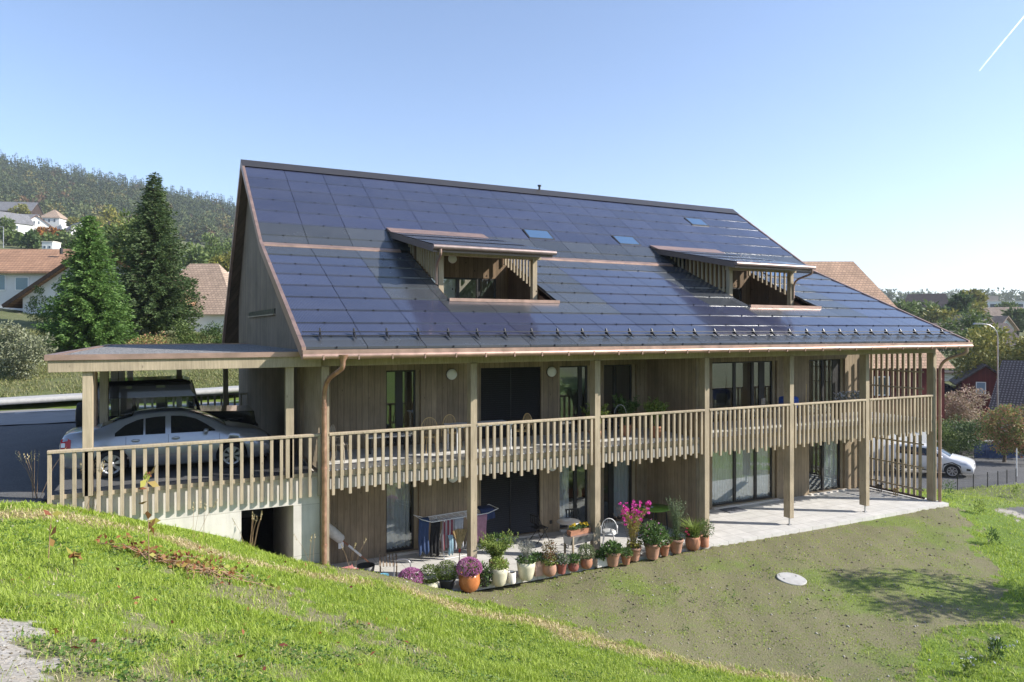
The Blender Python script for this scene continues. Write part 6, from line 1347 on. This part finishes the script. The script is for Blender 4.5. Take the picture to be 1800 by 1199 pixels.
# bramble heap, weeds, seed stalks
L_brm = leafmat('bramble_leaves', [(.16,.20,.03), (.35,.38,.07), (.34,.19,.07), (.24,.07,.04)], .6, .35); L_dead = leafmat('dead_leaves', [(.20,.07,.03), (.30,.12,.05), (.24,.05,.06)], .7, .25)
def weed(name, label, px, py, cat='weed', group=None):
    p = gpt(px, py); return thing(name, label, cat, (p[0], p[1], h1(p[0], p[1])), 0, group), p
o, p = weed('bramble_heap', 'fallen bramble runners with yellow and brown leaves lying on the bank', 270, 985); g = np.random.default_rng(210); mb = MB(); tips = []
rt_ = np.array([RGT[0], RGT[1]]); fw_ = np.array([FWD[0], FWD[1]])
for k in range(26):
    s0 = g.uniform(-1.1, .6); l = g.uniform(.5, 1.5); a = g.normal()*.3; pts = []
    for q in np.linspace(0, 1, 6):
        xy = rt_*(s0+l*q*math.cos(a))+fw_*(.35*g.normal()*.3+l*q*math.sin(a)); zz = h1(p[0]+xy[0], p[1]+xy[1])-h1(p[0], p[1])+.03+.13*math.sin(q*3)*g.random(); pts.append(np.array([xy[0], xy[1], zz]))
    mb.tube([tuple(q) for q in pts], .006, 5, False); tips.append(pts)
mb.build('runners', plain('dry_cane', (.38,.24,.15), .8), o); P = [q+g.normal(size=3)*.06+[0, 0, .04] for t_ in tips for q in t_ for _ in range(2)]; P = np.array(P)
leafobj('leaves', P[:200], g.normal(size=(200, 3))+[0, 0, .3], .12*(.5+.7*g.random(200)), .075, L_brm, o, 211); leafobj('dead_leaves', P[200:], g.normal(size=(len(P)-200, 3)), .09, .05, L_dead, o, 212)
def stalk(label, px, py, h, leaves, seed, m=m_drystem, lean=.06, L=L_brm, size=.12):
    o, p = weed('weed_stalk', label, px, py); g = np.random.default_rng(seed); a = g.normal()*lean; MB().tube([(0, 0, 0), (a*.4, 0, h*.5), (a, 0, h)], [.008, .006, .003], 5, False).build('stem', m, o)
    if leaves: q = g.random(leaves)*.75+.25; P = np.stack([a*q, 0*q, h*q], 1); leafobj('leaves', P, g.normal(size=(leaves, 3))+[0, 0, -.2], size*(.6+.6*g.random(leaves)), size*.55, L, o, seed)
stalk('tall weed stalk with a few yellow leaves standing before the railing', 262, 1000, 1.55, 12, 220, lean=.1, size=.2)
stalk('thin weed with a yellow leaf left of the bramble heap', 85, 990, .7, 5, 221, size=.16); stalk('green weed seedling between bramble heap and gravel', 130, 1010, .35, 10, 222, m_stem, size=.16)
def seedgrass(label, px, py, n, h, seed):
    o, p = weed('seed_grass', label, px, py, 'grass tuft'); g = np.random.default_rng(seed); mb = MB(); P = []
    for k in range(n):
        a = g.normal(size=2)*.18*h; b = g.normal(size=2)*.06; mb.tube([(b[0], b[1], 0), (b[0]+a[0]*.5, b[1]+a[1]*.5, h*.6), (b[0]+a[0], b[1]+a[1], h*(.85+.2*g.random()))], [.004, .003, .002], 4, False)
        for u in np.linspace(.82, 1.02, 9): P.append((b[0]+a[0]*u, b[1]+a[1]*u, h*u*.97))
    mb.build('stems', m_drystem, o); P = np.array(P); leafobj('seed_heads', P, g.normal(size=(len(P), 3))*.4+[0, 0, 1], .045, .016, G_b, o, seed)
seedgrass('dry seed grass at the left end of the carport railing', 62, 878, 9, 1.0, 230); seedgrass('dry seed grass in front of the railing under the car boot', 158, 900, 7, 1.0, 231); seedgrass('dry seed grass against the sunny concrete wall', 345, 948, 4, .75, 232)
seedgrass('dry seed grass at the mouth of the underpass', 440, 962, 7, .7, 233); seedgrass('dry seed grass by the foot of the copper downpipe', 548, 992, 4, .65, 234); seedgrass('dry seed grass beside the leaning parasol', 615, 1002, 4, .6, 235)
o, p = weed('foxtail_stalk', 'upright green seed spike left of the copper downpipe', 522, 985); MB().tube([(0, 0, 0), (.01, 0, .55)], .006, 5).build('stem', m_stem, o); g = np.random.default_rng(236); q = g.random(90); leafobj('seed_heads', np.stack([.01+0*q, 0*q, .25+.35*q], 1), g.normal(size=(90, 3))+[0, 0, .6], .05, .02, L_yel, o, 236)
for i, (px, py, h, lab) in enumerate(((1668, 880, .8, 'leafy weed right at the foot of the right downpipe'), (1722, 905, .5, 'leafy weed on the bright grass near the gravel patch'), (1745, 960, .5, 'clump of taller weeds in the bright right hand grass'), (1705, 1190, .35, 'white flowering weed at the bottom right'), (1752, 1165, .4, 'feathery weed clump at the bottom right corner'), (1785, 875, .6, 'weed clump at the right edge near the gravel patch'))):
    o, p = weed('weed_clump', lab, px, py); bush(o, 'foliage', 150, h*.45, (0, 0, h*.5), L_light if i % 2 else L_mid, .7, 1.1, .1, .03, .8, 240+i, .8)
    if i in (3, 4): g = np.random.default_rng(i); flowers(o, g.normal(size=(14, 3))*[.12, .12, .06]+[0, 0, h*.85], .03, 6, L_wf, 250+i)
# fallen leaves on the bank
X, Y, d, g = scatter(2600, 6, 16, 203, 38); px_, py_, ff = photo_cols(X, Y, H(X, Y)); ok = (px_ > -50) & (px_ < 760) & (py_ > 880) & (py_ < 1180) & (Y < -.3) & (g.random(len(X)) < .09); X, Y = X[ok], Y[ok]; n = len(X)
tag(leafobj('fallen_leaves', np.stack([X, Y, H(X, Y)+.05], 1), g.normal(size=(n, 3))*[1, 1, .3], .09*(.6+.8*g.random(n)), .05, L_dead, None, 260), 'scattered reddish fallen leaves on the grass bank', 'fallen leaves', kind='stuff')
# ------------------------------------------------------------------ haze
hz = MB().box(-3300, 3300, -3300, 3300, -12, 300).build('haze', None)
hm = bpy.data.materials.new('haze_air'); hm.use_nodes = True; hm.node_tree.nodes.clear()
ho = hm.node_tree.nodes.new('ShaderNodeOutputMaterial'); hv = hm.node_tree.nodes.new('ShaderNodeVolumePrincipled')
hv.inputs['Color'].default_value = (.86, .91, 1, 1); hv.inputs['Density'].default_value = .00024; hv.inputs['Anisotropy'].default_value = .2
hm.node_tree.links.new(hv.outputs[0], ho.inputs['Volume']); hz.data.materials.append(hm); hm.cycles.homogeneous_volume = True
sc.cycles.volume_bounces = 0
tag(hz, kind='stuff')
